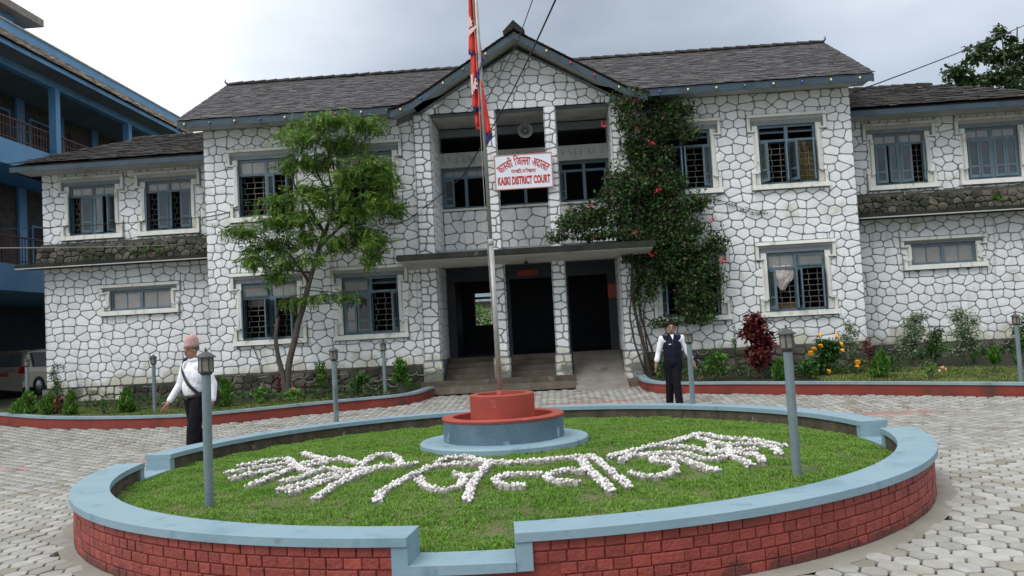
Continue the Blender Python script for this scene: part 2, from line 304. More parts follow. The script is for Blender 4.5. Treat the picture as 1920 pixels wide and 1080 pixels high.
def thing(name, label, cat, loc=(0, 0, 0), rz=0, group=None):
    o = bpy.data.objects.new(name, None); C.objects.link(o); o.location = loc; o.rotation_euler = (0, 0, rz); o.empty_display_size = 0.1
    o['label'] = label; o['category'] = cat
    if group: o['group'] = group
    return o
def tag(o, label, cat, group=None):
    o['label'] = label; o['category'] = cat
    if group: o['group'] = group
    return o
def copy_tree(o, loc, label, rz=None, scale=None):
    kids = {}
    for x in list(C.objects):
        if x.parent: kids.setdefault(x.parent, []).append(x)
    def rec(a, par):
        c = a.copy(); C.objects.link(c)
        if par: c.parent = par
        for k in kids.get(a, []): rec(k, c)
        return c
    c = rec(o, None); c.location = loc; c['label'] = label
    if rz is not None: c.rotation_euler = (0, 0, rz)
    if scale: c.scale = scale
    return c
def np_mesh(name, V, F, matname, smooth=False):
    """V (n,3), F (m,k) all faces k-gons"""
    me = bpy.data.meshes.new(name); V = np.asarray(V, dtype=np.float32); F = np.asarray(F, dtype=np.int32); k = F.shape[1]
    me.vertices.add(len(V)); me.vertices.foreach_set('co', V.ravel())
    me.loops.add(F.size); me.loops.foreach_set('vertex_index', F.ravel())
    me.polygons.add(len(F)); me.polygons.foreach_set('loop_start', np.arange(0, F.size, k, dtype=np.int32))
    me.update(calc_edges=True); me.materials.append(MT[matname])
    if smooth: me.polygons.foreach_set('use_smooth', [True]*len(F))
    return me
def scatter(tv, tf, P, A, S):
    """template verts tv, faces tf; P positions (n,3); A matrices (n,3,3); S scales (n,)"""
    tv = np.asarray(tv); tf = np.asarray(tf); n = len(P)
    V = np.einsum('nij,kj->nki', A, tv)*S[:, None, None]+P[:, None, :]
    F = (tf[None]+(np.arange(n)*len(tv))[:, None, None]).reshape(-1, tf.shape[1])
    return V.reshape(-1, 3), F
def rotm(yaw, pitch, roll):
    cy, sy, cp, sp, cr, sr = np.cos(yaw), np.sin(yaw), np.cos(pitch), np.sin(pitch), np.cos(roll), np.sin(roll)
    n = len(yaw); Z = np.zeros((n, 3, 3)); Y = np.zeros((n, 3, 3)); X = np.zeros((n, 3, 3))
    Z[:, 0, 0] = cy; Z[:, 0, 1] = -sy; Z[:, 1, 0] = sy; Z[:, 1, 1] = cy; Z[:, 2, 2] = 1
    Y[:, 0, 0] = cp; Y[:, 0, 2] = sp; Y[:, 2, 0] = -sp; Y[:, 2, 2] = cp; Y[:, 1, 1] = 1
    X[:, 0, 0] = 1; X[:, 1, 1] = cr; X[:, 1, 2] = -sr; X[:, 2, 1] = sr; X[:, 2, 2] = cr
    return Z @ Y @ X

def zg(y):
    if y < -6: return 0.0
    if y < 0: return 0.05*(y+6)
    return 0.3+0.016*min(y, 40)
def lerp_path(P, x):
    for (x0, y0), (x1, y1) in zip(P, P[1:]):
        if x0 <= x <= x1: return y0+(y1-y0)*(x-x0)/(x1-x0)
    return P[0][1] if x < P[0][0] else P[-1][1]
def smooth_path(P, n=6):
    P = [Vector(p) for p in P]; o = []
    for i in range(len(P)-1):
        p0 = P[max(i-1, 0)]; p1 = P[i]; p2 = P[i+1]; p3 = P[min(i+2, len(P)-1)]
        for k in range(n):
            t = k/n
            o.append(0.5*((2*p1)+(-p0+p2)*t+(2*p0-5*p1+4*p2-p3)*t*t+(-p0+3*p1-3*p2+p3)*t**3))
    o.append(P[-1]); return o

# ------------------------------------------------------------ stone facing: irregular polygons, joints recessed
def clip(poly, a, b, c):
    """keep a*x+b*y<=c"""
    o = []; n = len(poly)
    for i in range(n):
        p = poly[i]; q = poly[(i+1) % n]; dp = a*p[0]+b*p[1]-c; dq = a*q[0]+b*q[1]-c
        if dp <= 0: o.append(p)
        if (dp < 0 < dq) or (dq < 0 < dp):
            t = dp/(dp-dq); o.append((p[0]+(q[0]-p[0])*t, p[1]+(q[1]-p[1])*t))
    return o
def area(P): return 0.5*abs(sum(P[i][0]*P[(i+1) % len(P)][1]-P[(i+1) % len(P)][0]*P[i][1] for i in range(len(P))))
def inset(P, d):
    a2 = sum(P[i][0]*P[(i+1) % len(P)][1]-P[(i+1) % len(P)][0]*P[i][1] for i in range(len(P)))
    if a2 < 0: P = P[::-1]
    o = P
    for i in range(len(P)):
        x0, y0 = P[i]; x1, y1 = P[(i+1) % len(P)]; l = math.hypot(x1-x0, y1-y0)
        if l < 1e-6: continue
        nx, ny = (y1-y0)/l, -(x1-x0)/l
        o = clip(o, nx, ny, nx*x0+ny*y0-d)
        if len(o) < 3: return []
    return o
def chaikin(P, t=0.15):
    o = []
    for i in range(len(P)):
        p = P[i]; q = P[(i+1) % len(P)]
        o.append((p[0]+(q[0]-p[0])*t, p[1]+(q[1]-p[1])*t)); o.append((p[0]+(q[0]-p[0])*(1-t), p[1]+(q[1]-p[1])*(1-t)))
    return o
def cells(x0, x1, z0, z1, w_, h_, seed, jx=0.34, jz=0.30):
    r = random.Random(seed); S = []; z = z0+h_*0.5; k = 0
    nrow = max(1, round((z1-z0)/h_)); hh = (z1-z0)/nrow
    for i in range(nrow):
        x = x0+w_*r.uniform(0.1, 0.6)
        while x < x1:
            S.append((x, z0+hh*(i+0.5)+hh*r.uniform(-jz, jz))); x += w_*r.uniform(1-jx, 1+jx)
    out_ = []
    rad = 2.3*max(w_, h_)
    for i, (px, pz) in enumerate(S):
        P = [(x0, z0), (x1, z0), (x1, z1), (x0, z1)]
        nb = sorted([(abs(q[0]-px)+abs(q[1]-pz), q) for q in S if abs(q[0]-px) < rad and abs(q[1]-pz) < rad and q != (px, pz)])[:18]
        for _, (qx, qz) in nb:
            # anisotropic metric: stones lie flat
            ax = 0.62; a = (qx-px)*ax; b = (qz-pz); c = ((qx*qx-px*px)*ax+(qz*qz-pz*pz))/2
            P = clip(P, a, b, c)
            if len(P) < 3: break
        if len(P) >= 3: out_.append(P)
    return out_
def cut_rect(P, r):
    x0, x1, z0, z1 = r
    xs = [p[0] for p in P]; zs = [p[1] for p in P]
    if max(xs) <= x0 or min(xs) >= x1 or max(zs) <= z0 or min(zs) >= z1: return [P]
    o = []
    A = clip(P, 1, 0, x0); B = clip(P, -1, 0, -x1); Mi = clip(clip(P, -1, 0, -x0), 1, 0, x1) if True else []
    for q in (A, B): 
        if len(q) >= 3: o.append(q)
    if len(Mi) >= 3:
        for q in (clip(Mi, 0, 1, z0), clip(Mi, 0, -1, -z1)):
            if len(q) >= 3: o.append(q)
    return o
def stone_polys(rect, w_, h_, seed, holes=(), planes=None, joint=0.0215, jx=0.42, jz=0.21, minarea=0.004):
    res = []
    for P in cells(*rect, w_, h_, seed, jx, jz):
        Q = [P]
        for h in holes: Q = [s for q in Q for s in cut_rect(q, h)]
        for q in Q:
            if planes:
                for (a, b, c) in planes(q):
                    q = clip(q, a, b, c)
                    if len(q) < 3: break
            if len(q) < 3 or area(q) < minarea: continue
            q = inset(q, joint/2)
            if len(q) < 3 or area(q) < minarea*0.5: continue
            res.append(chaikin(q))
    return res
def stone_mesh(mb, P, fn, depth, m, r=None):
    """fn(u,v,d)->3d, d outwards"""
    r = r or rnd
    
    cx_ = sum(p[0] for p in P)/len(P); cy_ = sum(p[1] for p in P)/len(P)
    n = len(P); dj = depth*r.uniform(0.8, 1.3)
    ring0 = [fn(p[0], p[1], -0.004) for p in P]
    ring1 = [fn(cx_+(p[0]-cx_)*0.972, cy_+(p[1]-cy_)*0.962, dj) for p in P]
    cen = fn(cx_, cy_, dj*1.25)
    v = ring0+ring1+[cen]
    f = [(i, (i+1) % n, n+(i+1) % n, n+i) for i in range(n)]+[(n+i, n+(i+1) % n, 2*n) for i in range(n)]
    mb.raw(v, f, m)
def emit_stones(lst, parent, limit, name, m, stuffname):
    """lst of (area_seen, polygon, fn, depth)"""
    lst = sorted(lst, key=lambda t: -t[0])
    for a_, P, fn, dp in lst[:limit]:
        mb = MB(); stone_mesh(mb, P, fn, dp, m); mb.build(name, parent)
    if lst[limit:]:
        mb = MB()
        for a_, P, fn, dp in lst[limit:]: stone_mesh(mb, P, fn, dp, m)
        mb.build(stuffname, parent, kind='stuff')

def wall_grid(mb, x0, x1, z0, z1, holes, y, th, m, ends=True):
    """wall with rectangular openings, front face at y, thickness th towards +y"""
    xs = sorted({x0, x1, *[min(max(h[i], x0), x1) for h in holes for i in (0, 1)]}); zs = sorted({z0, z1, *[min(max(h[i], z0), z1) for h in holes for i in (2, 3)]})
    def solid(i, k):
        if i < 0 or k < 0 or i >= len(xs)-1 or k >= len(zs)-1: return False
        cx_ = (xs[i]+xs[i+1])/2; cz = (zs[k]+zs[k+1])/2
        return not any(h[0] < cx_ < h[1] and h[2] < cz < h[3] for h in holes)
    y1 = y+th
    for i in range(len(xs)-1):
        for k in range(len(zs)-1):
            if not solid(i, k): continue
            a, b, c, d = xs[i], xs[i+1], zs[k], zs[k+1]
            mb.face([(a, y, c), (b, y, c), (b, y, d), (a, y, d)], m); mb.face([(b, y1, c), (a, y1, c), (a, y1, d), (b, y1, d)], m)
            if not solid(i-1, k): mb.face([(a, y1, c), (a, y, c), (a, y, d), (a, y1, d)], m)
            if not solid(i+1, k): mb.face([(b, y, c), (b, y1, c), (b, y1, d), (b, y, d)], m)
            if not solid(i, k-1): mb.face([(a, y1, c), (b, y1, c), (b, y, c), (a, y, c)], m)
            if not solid(i, k+1): mb.face([(a, y, d), (b, y, d), (b, y1, d), (a, y1, d)], m)

# ------------------------------------------------------------ windows (local frame: x 0..W, z 0..H, wall face y=0, room towards +y)
_cache = {}
def cached(key, fn):
    if key not in _cache: _cache[key] = fn()
    return _cache[key]
def trim_mesh(W, H, small):
    b = MB(); e = 0.20 if small else 0.38; bot = 0.12
    b.prism([(0, -0.11, H-0.075), (W, -0.11, H-0.075), (W, -0.09, H), (0, -0.09, H)], (0, 0.09, 0), 'trim')
    for s in (0, 1):
        def X(a, c): return (a, c) if s == 0 else (W-c, W-a)
        b.box(*X(0.0, 0.07), -0.075, 0.0, H-e, H-0.078, 'trim')
        b.box(*X(0.0, 0.19), -0.085, 0.0, H-e-0.035, H-e-0.002, 'trim')
        b.box(*X(0.165, 0.245), -0.06, 0.0, bot+(0.13 if small else 0.30), H-e-0.037, 'trim')
        b.box(*X(0.045, 0.115), -0.078, 0.0, bot, bot+(0.10 if small else 0.27), 'trim')
        b.box(*X(0.045, 0.20), -0.088, 0.0, bot+(0.102 if small else 0.272), bot+(0.13 if small else 0.30)-0.002, 'trim')
    b.prism([(0.03, -0.13, 0), (W-0.03, -0.13, 0), (W-0.03, -0.11, bot-0.003), (0.03, -0.11, bot-0.003)], (0, 0.11, 0), 'trim')
    # splayed soffit under the lintel, and reveals
    zs = H-0.078; zo = H-(0.17 if small else 0.26)
    b.prism([(0.07, -0.07, zs), (0.07, 0.0, zs), (0.07, 0.12, zs), (0.07, 0.12, zo)], (W-0.14, 0, 0), 'soffit')
    b.box(0.118, 0.162, 0.0, 0.10, bot, zo, 'trim'); b.box(W-0.162, W-0.118, 0.0, 0.10, bot, zo, 'trim')
    b.box(0.118, 0.25, -0.012, 0.02, bot+0.02, zo, 'trim'); b.box(W-0.25, W-0.118, -0.012, 0.02, bot+0.02, zo, 'trim')
    return b.mesh('trim')
def frame_mesh(x0, x1, z0, z1, trans, y=0.05, bars=0):
    b = MB(); t = 0.055; d = 0.09; xm = (x0+x1)/2
    b.box(x0, x0+t, y, y+d, z0, z1, 'bluewood'); b.box(x1-t, x1, y, y+d, z0, z1, 'bluewood')
    b.box(x0+t, x1-t, y, y+d, z0, z0+t, 'bluewood'); b.box(x0+t, x1-t, y, y+d, z1-t, z1, 'bluewood')
    b.box(xm-0.04, xm+0.04, y-0.004, y+d, z0+t, z1-t, 'bluewood')
    if trans:
        zt = z0+(z1-z0)*trans
        b.box(x0+t, xm-0.04, y, y+d, zt-0.03, zt+0.03, 'bluewood'); b.box(xm+0.04, x1-t, y, y+d, zt-0.03, zt+0.03, 'bluewood')
    return b.mesh('frame')
def sash_mesh(w_, h_):
    """leaf hinged at x=0, extends +x; glass above a solid lower panel"""
    b = MB(); t = 0.05; d = 0.032; zm = h_*0.27
    b.box(0, t, -d, 0, 0, h_, 'bluewood'); b.box(w_-t, w_, -d, 0, 0, h_, 'bluewood')
    b.box(t, w_-t, -d, 0, 0, t*1.4, 'bluewood'); b.box(t, w_-t, -d, 0, h_-t, h_, 'bluewood'); b.box(t, w_-t, -d, 0, zm, zm+0.045, 'bluewood')
    b.box(t, w_-t, -d*0.6, -d*0.4, t*1.4, zm, 'glass'); b.box(t, w_-t, -d*0.6, -d*0.4, zm+0.045, h_-t, 'glass')
    return b.mesh('sash')
def grille_mesh(w_, h_):
    b = MB(); r = 0.007; rows = max(3, int(h_/0.125)); xs = w_
    for k in range(rows+1):
        z = h_*k/rows; b.box(0, xs, -r, r, z-r, z+r, 'grille')
        if k < rows:
            for j in range(3):
                x = xs*((j+0.5)/3 if k % 2 else (j+0.2)/2.6)
                if 0 < x < xs: b.box(x-r, x+r, -r*0.8, r*0.8, z+r, z+h_/rows-r, 'grille')
    return b.mesh('grille')
def make_window(parent, x, y, z, W, H, leaves=(70, 75, 75, 70), top=('pane', 'pane'), small=False, trans=0.74, grille=True, trim=True, curtain=None, label=None, inx=0.25):
    ix0, ix1 = (inx, W-inx) if trim else (0.0, W)
    iz0, iz1 = (0.125, H-(0.17 if small else 0.26)) if trim else (0.0, H)
    tr = None if small else trans
    o = link('window', cached(('f', W, H, small, trim), lambda: frame_mesh(ix0, ix1, iz0, iz1, tr)), parent, (x, y, z), label=label)
    if trim: link('trim', cached(('t', W, H, small), lambda: trim_mesh(W, H, small)), o)
    t = 0.055; xm = (ix0+ix1)/2; zt = iz0+(iz1-iz0)*(tr or 0)
    yb = 0.05
    if small:
        for a, c in ((ix0+t, xm-0.04), (xm+0.04, ix1-t)):
            b = MB(); b.box(0, c-a, 0.02, 0.03, 0, iz1-iz0-2*t, 'frost'); b.box((c-a)/2-0.012, (c-a)/2+0.012, 0.008, 0.018, 0, iz1-iz0-2*t, 'bluewood'); b.build('pane', o, (a, yb+0.02, iz0+t))
        return o
    # upper lights
    hl = iz1-t-zt-0.03
    for k, (a, c) in enumerate(((ix0+t, xm-0.04), (xm+0.04, ix1-t))):
        st = top[k]
        if st == 'open' or st == 'tilt':
            b = MB(); w_ = c-a
            b.box(0, w_, -0.03, 0, 0, 0.035, 'bluewood'); b.box(0, w_, -0.03, 0, hl-0.035, hl, 'bluewood'); b.box(0, 0.035, -0.03, 0, 0.035, hl-0.035, 'bluewood'); b.box(w_-0.035, w_, -0.03, 0, 0.035, hl-0.035, 'bluewood')
            b.box(0.035, w_-0.035, -0.018, -0.010, 0.035, hl-0.035, 'frost')
            q = b.build('vent_light', o, (a, yb+0.04, iz1-t-hl*0.45)); q.rotation_euler = (R(-68 if st == 'open' else -35), 0, 0)
            if st == 'tilt': q.location = (a, yb+0.0, zt+0.03)
            if st == 'tilt': q.rotation_euler = (R(14), 0, 0)
        elif st == 'pane':
            b = MB(); b.box(0, c-a, 0, 0.01, 0, hl, 'frost'); b.box((c-a)*0.45, (c-a)*0.45+0.02, -0.008, -0.002, 0, hl, 'bluewood'); b.build('pane', o, (a, yb+0.03, zt+0.03))
    # leaves
    hs = zt-0.03-iz0-t; lw = (xm-0.04-ix0-t)/2
    sm = cached(('s', round(lw, 3), round(hs, 3)), lambda: sash_mesh(lw-0.004, hs-0.01))
    hx = [ix0+t, xm-0.04, xm+0.04, ix1-t]
    for k, ang in enumerate(leaves):
        if ang is None: continue
        q = link('sash', sm, o, (hx[k], yb+0.005, iz0+t+0.005))
        if k in (0, 2): q.rotation_euler = (0, 0, R(-ang))
        else: q.rotation_euler = (0, 0, R(ang)); q.scale = (-1, 1, 1)
    if grille:
        gm = cached(('g', round(xm-ix0, 3), round(hs, 3)), lambda: grille_mesh(xm-0.04-ix0-t, hs))
        for a in (ix0+t, xm+0.04): link('grille', gm, o, (a, yb+0.14, iz0+t))
    if curtain:
        for (cx0, cx1, cz0, cz1, cm) in curtain:
            b = MB(); n = 14; pts = []
            for i in range(n+1):
                u = i/n; pts.append((cx0+(cx1-cx0)*u, 0.28+0.025*math.sin(u*19)))
            for i in range(n): b.face([(pts[i][0], pts[i][1], cz0), (pts[i+1][0], pts[i+1][1], cz0), (pts[i+1][0], pts[i+1][1], cz1), (pts[i][0], pts[i][1], cz1)], cm)
            b.build('curtain', o)
    return o

# ============================================================ GROUND
b = MB(); ys = [-60, -30, -20, -12, -6, -4.5, -3, -1.5, 0, 5, 10, 20, 40, 120, 600]; xs = [-600, -80, -30, -16, 16, 30, 80, 600]
for i in range(len(xs)-1):
    for k in range(len(ys)-1):
        b.face([(xs[i], ys[k], zg(ys[k])-0.06), (xs[i+1], ys[k], zg(ys[k])-0.06), (xs[i+1], ys[k+1], zg(ys[k+1])-0.06), (xs[i], ys[k+1], zg(ys[k+1])-0.06)], 'land')
b.build('ground', kind='structure')
b = MB(); X0, X1 = -28, 22; yy = [-24, -12, -6, -4.5, -3, -1.5, -0.3]
for k in range(len(yy)-1):
    b.face([(X0, yy[k], zg(yy[k])-0.03), (X1, yy[k], zg(yy[k])-0.03), (X1, yy[k+1], zg(yy[k+1])-0.03), (X0, yy[k+1], zg(yy[k+1])-0.03)], 'bed')
pavement = b.build('paved_courtyard', kind='structure')

KL = [(-24, 6.0), (-17, 1.8), (-14.5, -0.4), (-12.2, -1.75), (-10.5, -2.75), (-8.8, -3.33), (-7.6, -3.55), (-6.5, -3.48), (-4.1, -2.45), (-2.75, -1.88), (-2.35, -0.75)]
KR = [(2.45, -0.55), (2.68, -2.05), (4.43, -2.9), (6.3, -3.75), (8.8, -5.02), (11.2, -6.4), (14.0, -8.2), (18, -11)]
CYI = -10.9; RO = 4.33
def bedded(x, y):
    if x < -2.3: return y > lerp_path(KL, x)-0.1
    if x > 2.45: return y > lerp_path(KR, x)-0.1
    return y > -0.75
# pavers: elongated hexagons in a staggered lattice
PX, PY = 0.145, 0.215
hexp = [(-0.0890, 0), (-0.0445, -0.0975), (0.0445, -0.0975), (0.0890, 0), (0.0445, 0.0975), (-0.0445, 0.0975)]
def hex_pts():
    P = []
    for i in range(6):
        p, q = hexp[i], hexp[(i+1) % 6]
        P.append((p[0]*0.90+q[0]*0.10, p[1]*0.90+q[1]*0.10)); P.append((p[0]*0.10+q[0]*0.90, p[1]*0.10+q[1]*0.90))
    return P
HP = hex_pts()
def hex_template():
    n = len(HP); v = [(p[0], p[1], -0.035) for p in HP]+[(p[0], p[1], -0.006) for p in HP]+[(p[0]*0.93, p[1]*0.94, 0.0) for p in HP]
    f = []
    for i in range(n):
        j = (i+1) % n; f += [(i, j, n+j, n+i), (n+i, n+j, 2*n+j, 2*n+i)]
    return v, f, n
hv, hf, hn = hex_template()
pv = []
for i in range(-185, 150):
    x = i*PX
    for k in range(-90, -2):
        y = k*PY+(PY/2 if i % 2 else 0)
        if y < -18.9 or math.hypot(x, y-CYI) < RO+0.10 or bedded(x, y): continue
        pv.append((x, y))
def inview(x, y, z=0.0):
    d = Vector((x, y, z))-Vector((CX, -CD, CH)); c = d.dot(fw)
    if c < 0.5: return None
    u = 960+FPX*d.dot(rt2)/c; v = 540-FPX*d.dot(up2)/c
    return (u, v, c)
def redp(x, y):
    for (cx_, cy_, rx, ry) in ((-8.2, -7.9, 0.8, 0.12), (-5.6, -7.6, 0.33, 0.30), (6.2, -6.2, 0.55, 0.25), (-3.2, -4.7, 0.4, 0.2), (2.6, -5.2, 0.3, 0.14), (1.2, -3.0, 0.9, 0.14)):
        if abs(x-cx_) < rx and abs(y-cy_) < ry: return True
    return False
def pscore(p):
    q = inview(*p)
    if q is None or not (-20 < q[0] < 1940 and q[1] < 1095): return 1e9
    return q[2]
pv.sort(key=pscore)
topm = {}
def paver_mesh(matn):
    v = list(hv); f = list(hf)
    me = bpy.data.meshes.new('paver'); me.from_pydata(v, [], f+[tuple(range(2*hn, 3*hn))]); me.materials.append(MT[matn]); return me
pm = paver_mesh('paver'); pmr = paver_mesh('redpaver')
near, far = pv[:300], pv[300:]
for x, y in near:
    o = link('paver', pm, pavement, (x, y, zg(y)+rnd.uniform(-0.004, 0.004))); o.rotation_euler = (R(rnd.uniform(-0.8, 0.8)), R(rnd.uniform(-0.8, 0.8)), 0)
for sel, mn, nm in ((False, 'paver', 'pavers'), (True, 'redpaver', 'red_pavers')):
    P = np.array([(x, y, zg(y)) for x, y in far if redp(x, y) == sel]); n = len(P)
    # simplified far paver: hexagon top with chamfered rim
    tv = [(p[0], p[1], -0.03) for p in hexp]+[(p[0]*0.95, p[1]*0.95, 0.0) for p in hexp]
    tq = [(i, (i+1) % 6, 6+(i+1) % 6, 6+i) for i in range(6)]+[(6, 7, 8, 9), (9, 10, 11, 6)]
    P[:, 2] += NR.uniform(-0.004, 0.004, n)
    A = rotm(NR.uniform(-0.02, 0.02, n), NR.uniform(-0.012, 0.012, n), NR.uniform(-0.012, 0.012, n))
    V, F = scatter(tv, tq, P, A, np.ones(n))
    link(nm, np_mesh(nm, V, F, mn), pavement, kind='stuff')
b = MB()   # cement haunch round the planter
nseg = 96
for i in range(nseg):
    a0 = 2*math.pi*i/nseg; a1 = 2*math.pi*(i+1)/nseg
    w0 = 0.16+0.06*noise.noise(Vector((math.cos(a0)*3, math.sin(a0)*3, 0))); w1 = 0.16+0.06*noise.noise(Vector((math.cos(a1)*3, math.sin(a1)*3, 0)))
    def pt(a, r_, z): return (r_*math.cos(a), CYI+r_*math.sin(a), z)
    b.face([pt(a0, RO-0.1, 0.012), pt(a0, RO+w0, -0.002), pt(a1, RO+w1, -0.002), pt(a1, RO-0.1, 0.012)], 'cement')
b.build('cement_edging', pavement)

# ============================================================ ROUND PLANTER (island)
isl = thing('round_planter', 'round red brick planter with pale blue coping and lawn inside, middle of the courtyard', 'planter', (0, CYI, 0))
HW = 0.375; ZT = 0.43; ZL = 0.255; RI = 4.05
gaps = [math.pi/2, -math.pi/2, 0, math.pi]; GW = 0.385/RO     # half-width angle
def in_gap(a):
    return any(abs((a-g+math.pi) % (2*math.pi)-math.pi) < GW for g in gaps)
segs = []; ga = sorted([g % (2*math.pi) for g in gaps])
b = MB()
def ring_seg(b, a0, a1, r0, r1, z0, z1, m, mi=None, n=None):
    n = n or max(2, int((a1-a0)/0.045))
    for i in range(n):
        p = a0+(a1-a0)*i/n; q = a0+(a1-a0)*(i+1)/n
        def P(a, r_, z): return (r_*math.cos(a), r_*math.sin(a), z)
        b.face([P(p, r0, z1), P(p, r1, z1), P(q, r1, z1), P(q, r0, z1)], m)
        b.face([P(p, r1, z0), P(q, r1, z0), P(q, r1, z1), P(p, r1, z1)], m)
        b.face([P(q, r0, z0), P(p, r0, z0), P(p, r0, z1), P(q, r0, z1)], mi or m)
        b.face([P(p, r0, z0), P(q, r0, z0), P(q, r1, z0), P(p, r1, z0)], m)
        if i == 0: b.face([P(p, r0, z0), P(p, r1, z0), P(p, r1, z1), P(p, r0, z1)], m)
        if i == n-1: b.face([P(q, r1, z0), P(q, r0, z0), P(q, r0, z1), P(q, r1, z1)], m)
for k in range(4):
    g0 = ga[k]+GW; g1 = (ga[(k+1) % 4]-GW) % (2*math.pi)
    if g1 < g0: g1 += 2*math.pi
    segs.append((g0, g1))
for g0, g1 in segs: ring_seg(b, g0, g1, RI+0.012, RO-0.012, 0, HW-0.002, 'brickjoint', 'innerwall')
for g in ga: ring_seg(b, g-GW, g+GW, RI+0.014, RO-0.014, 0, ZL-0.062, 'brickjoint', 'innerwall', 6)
b.build('wall_core', isl)
for g0, g1 in segs:
    b = MB(); ring_seg(b, g0-0.012, g1+0.012, RI-0.015, RO+0.035, HW, ZT, 'coping')
    o = b.build('coping', isl)
    md = o.modifiers.new('bevel', 'BEVEL'); md.width = 0.006; md.segments = 1; md.limit_method = 'ANGLE'; md.angle_limit = R(40)
    for ge, s in ((g0, 1), (g1, -1)):
        b = MB(); a, c = sorted((ge-0.012*s, ge+0.012*s)); ring_seg(b, a, c, RI-0.004, RO+0.022, ZL-0.06, HW-0.001, 'coping', n=1)
        b.build('end_face', isl)
for g in ga:
    b = MB(); ring_seg(b, g-GW+0.0125, g+GW-0.0125, RI-0.02, RO+0.03, ZL-0.06, ZL, 'coping', n=8); b.build('low_coping', isl)
# bricks
bricks = []
rows = 5; rh = HW/rows
for k in range(rows):
    z0 = k*rh; a = rnd.uniform(0, 0.02)
    while a < 2*math.pi-0.01:
        L_ = rnd.choice([0.112, 0.118, 0.125, 0.108, 0.115, 0.13, 0.225]); da = L_/RO
        mid = a+da/2; low = in_gap(mid) or in_gap(a) or in_gap(a+da)
        if not (low and z0+rh > ZL-0.06): bricks.append((mid, z0, L_-0.008+rnd.uniform(-0.004, 0.003)))
        a += da
bm_cache = {}
def brick_mesh(L_):
    key = round(L_, 2)
    if key not in bm_cache:
        b = MB(); h = rh-0.007; l = key/2; c = 0.006
        v = [(-l, -0.02, 0), (l, -0.02, 0), (l, -0.02, h), (-l, -0.02, h), (-l, 0.0, 0), (l, 0.0, 0), (l, 0.0, h), (-l, 0.0, h), (-l+c, 0.004, c), (l-c, 0.004, c), (l-c, 0.004, h-c), (-l+c, 0.004, h-c)]
        b.raw(v, [(0, 1, 5, 4), (1, 2, 6, 5), (2, 3, 7, 6), (3, 0, 4, 7), (4, 5, 9, 8), (5, 6, 10, 9), (6, 7, 11, 10), (7, 4, 8, 11), (8, 9, 10, 11)], 'brick')
        bm_cache[key] = b.mesh('brick')
    return bm_cache[key]
def brick_T(mid, z0, out=True):
    T = Matrix.Rotation(mid-math.pi/2, 4, 'Z'); r_ = RO-0.004+rnd.uniform(-0.003, 0.004)
    T.translation = Vector((r_*math.cos(mid), r_*math.sin(mid), z0+0.005)); return T
bricks.sort(key=lambda t: abs(((t[0]+math.pi/2+math.pi) % (2*math.pi))-math.pi))
mb = MB()
for i, (mid, z0, L_) in enumerate(bricks):
    me = brick_mesh(L_); T = brick_T(mid, z0)
    if i < 300:
        o = link('brick', me, isl); o.matrix_local = T @ Matrix.Rotation(R(rnd.uniform(-1.2, 1.2)), 4, 'Y')
    else: mb.raw([T @ v.co for v in me.vertices], [tuple(p.vertices) for p in me.polygons], 'brick')
mb.build('brickwork', isl, kind='stuff')

# lawn
def zl(x, y):
    r_ = math.hypot(x, y-CYI)
    return 0.235+0.11*max(0, 1-(r_/4.0)**2)+0.012*noise.noise(Vector((x*1.5, y*1.5, 0)))
b = MB(); nr, na = 26, 72; ring = []
for i in range(nr+1):
    r_ = 4.045*i/nr
    ring.append([(r_*math.cos(2*math.pi*j/na), CYI+r_*math.sin(2*math.pi*j/na)) for j in range(na)])
for i in range(nr):
    for j in range(na):
        q = [ring[i][j], ring[i+1][j], ring[i+1][(j+1) % na], ring[i][(j+1) % na]]
        if i == 0: q = [q[0], q[1], q[2]]
        b.face([(x, y, zl(x, y)) for x, y in q], 'soil')
b.build('lawn_earth', kind='structure', smooth=True)

def blades(n, sampler, zf, hmin, hmax, name, matn, label, wd=0.0065, clump=3.0):
    P = []; H_ = []
    while len(P) < n:
        x, y = sampler()
        c = noise.noise(Vector((x*clump, y*clump, 3.1)))+0.6*noise.noise(Vector((x*clump*3.3, y*clump*3.3, 1.1)))
        if rnd.random() > 0.66+c*0.85: continue
        P.append((x, y, zf(x, y)-0.004)); H_.append(hmin+(hmax-hmin)*max(0.0, min(1, 0.45+c*0.9))*rnd.uniform(0.5, 1.2))
    P = np.array(P); H_ = np.array(H_); n = len(P); a = NR.uniform(0, 2*np.pi, n); ln = NR.uniform(0.15, 0.9, n)
    d = np.stack([np.cos(a), np.sin(a), np.zeros(n)], 1); s = np.stack([-np.sin(a), np.cos(a), np.zeros(n)], 1)*(wd*NR.uniform(0.6, 1.3, n))[:, None]
    upv = np.array([0, 0, 1.0])
    mid = P+d*(H_*ln*0.35)[:, None]+upv*(H_*0.6)[:, None]; tip = P+d*(H_*ln)[:, None]+upv*(H_*(1-ln*0.3))[:, None]
    V = np.stack([P-s, P+s, mid+s*0.7, mid-s*0.7, tip], 1).reshape(-1, 3)
    base = (np.arange(n)*5)[:, None]
    F = np.concatenate([base+np.array([[0, 1, 2]]), base+np.array([[0, 2, 3]]), base+np.array([[3, 2, 4]])])
    # order so islands stay consistent
    o = link(name, np_mesh(name, V, F, matn), kind='stuff'); tag(o, label, 'grass'); return o
def disk():
    while True:
        x = rnd.uniform(-4.03, 4.03); y = rnd.uniform(-4.03, 4.03)
        if x*x+y*y < 4.03**2:
            # more blades where the photo is closest
            if math.hypot(x, y-0.45) < 1.0 and math.hypot(x+0.05, y-0.5) < 0.95: continue
            return x, y+CYI
blades(210000, disk, zl, 0.014, 0.048, 'lawn_grass', 'grass', 'short green lawn grass filling the round brick planter')

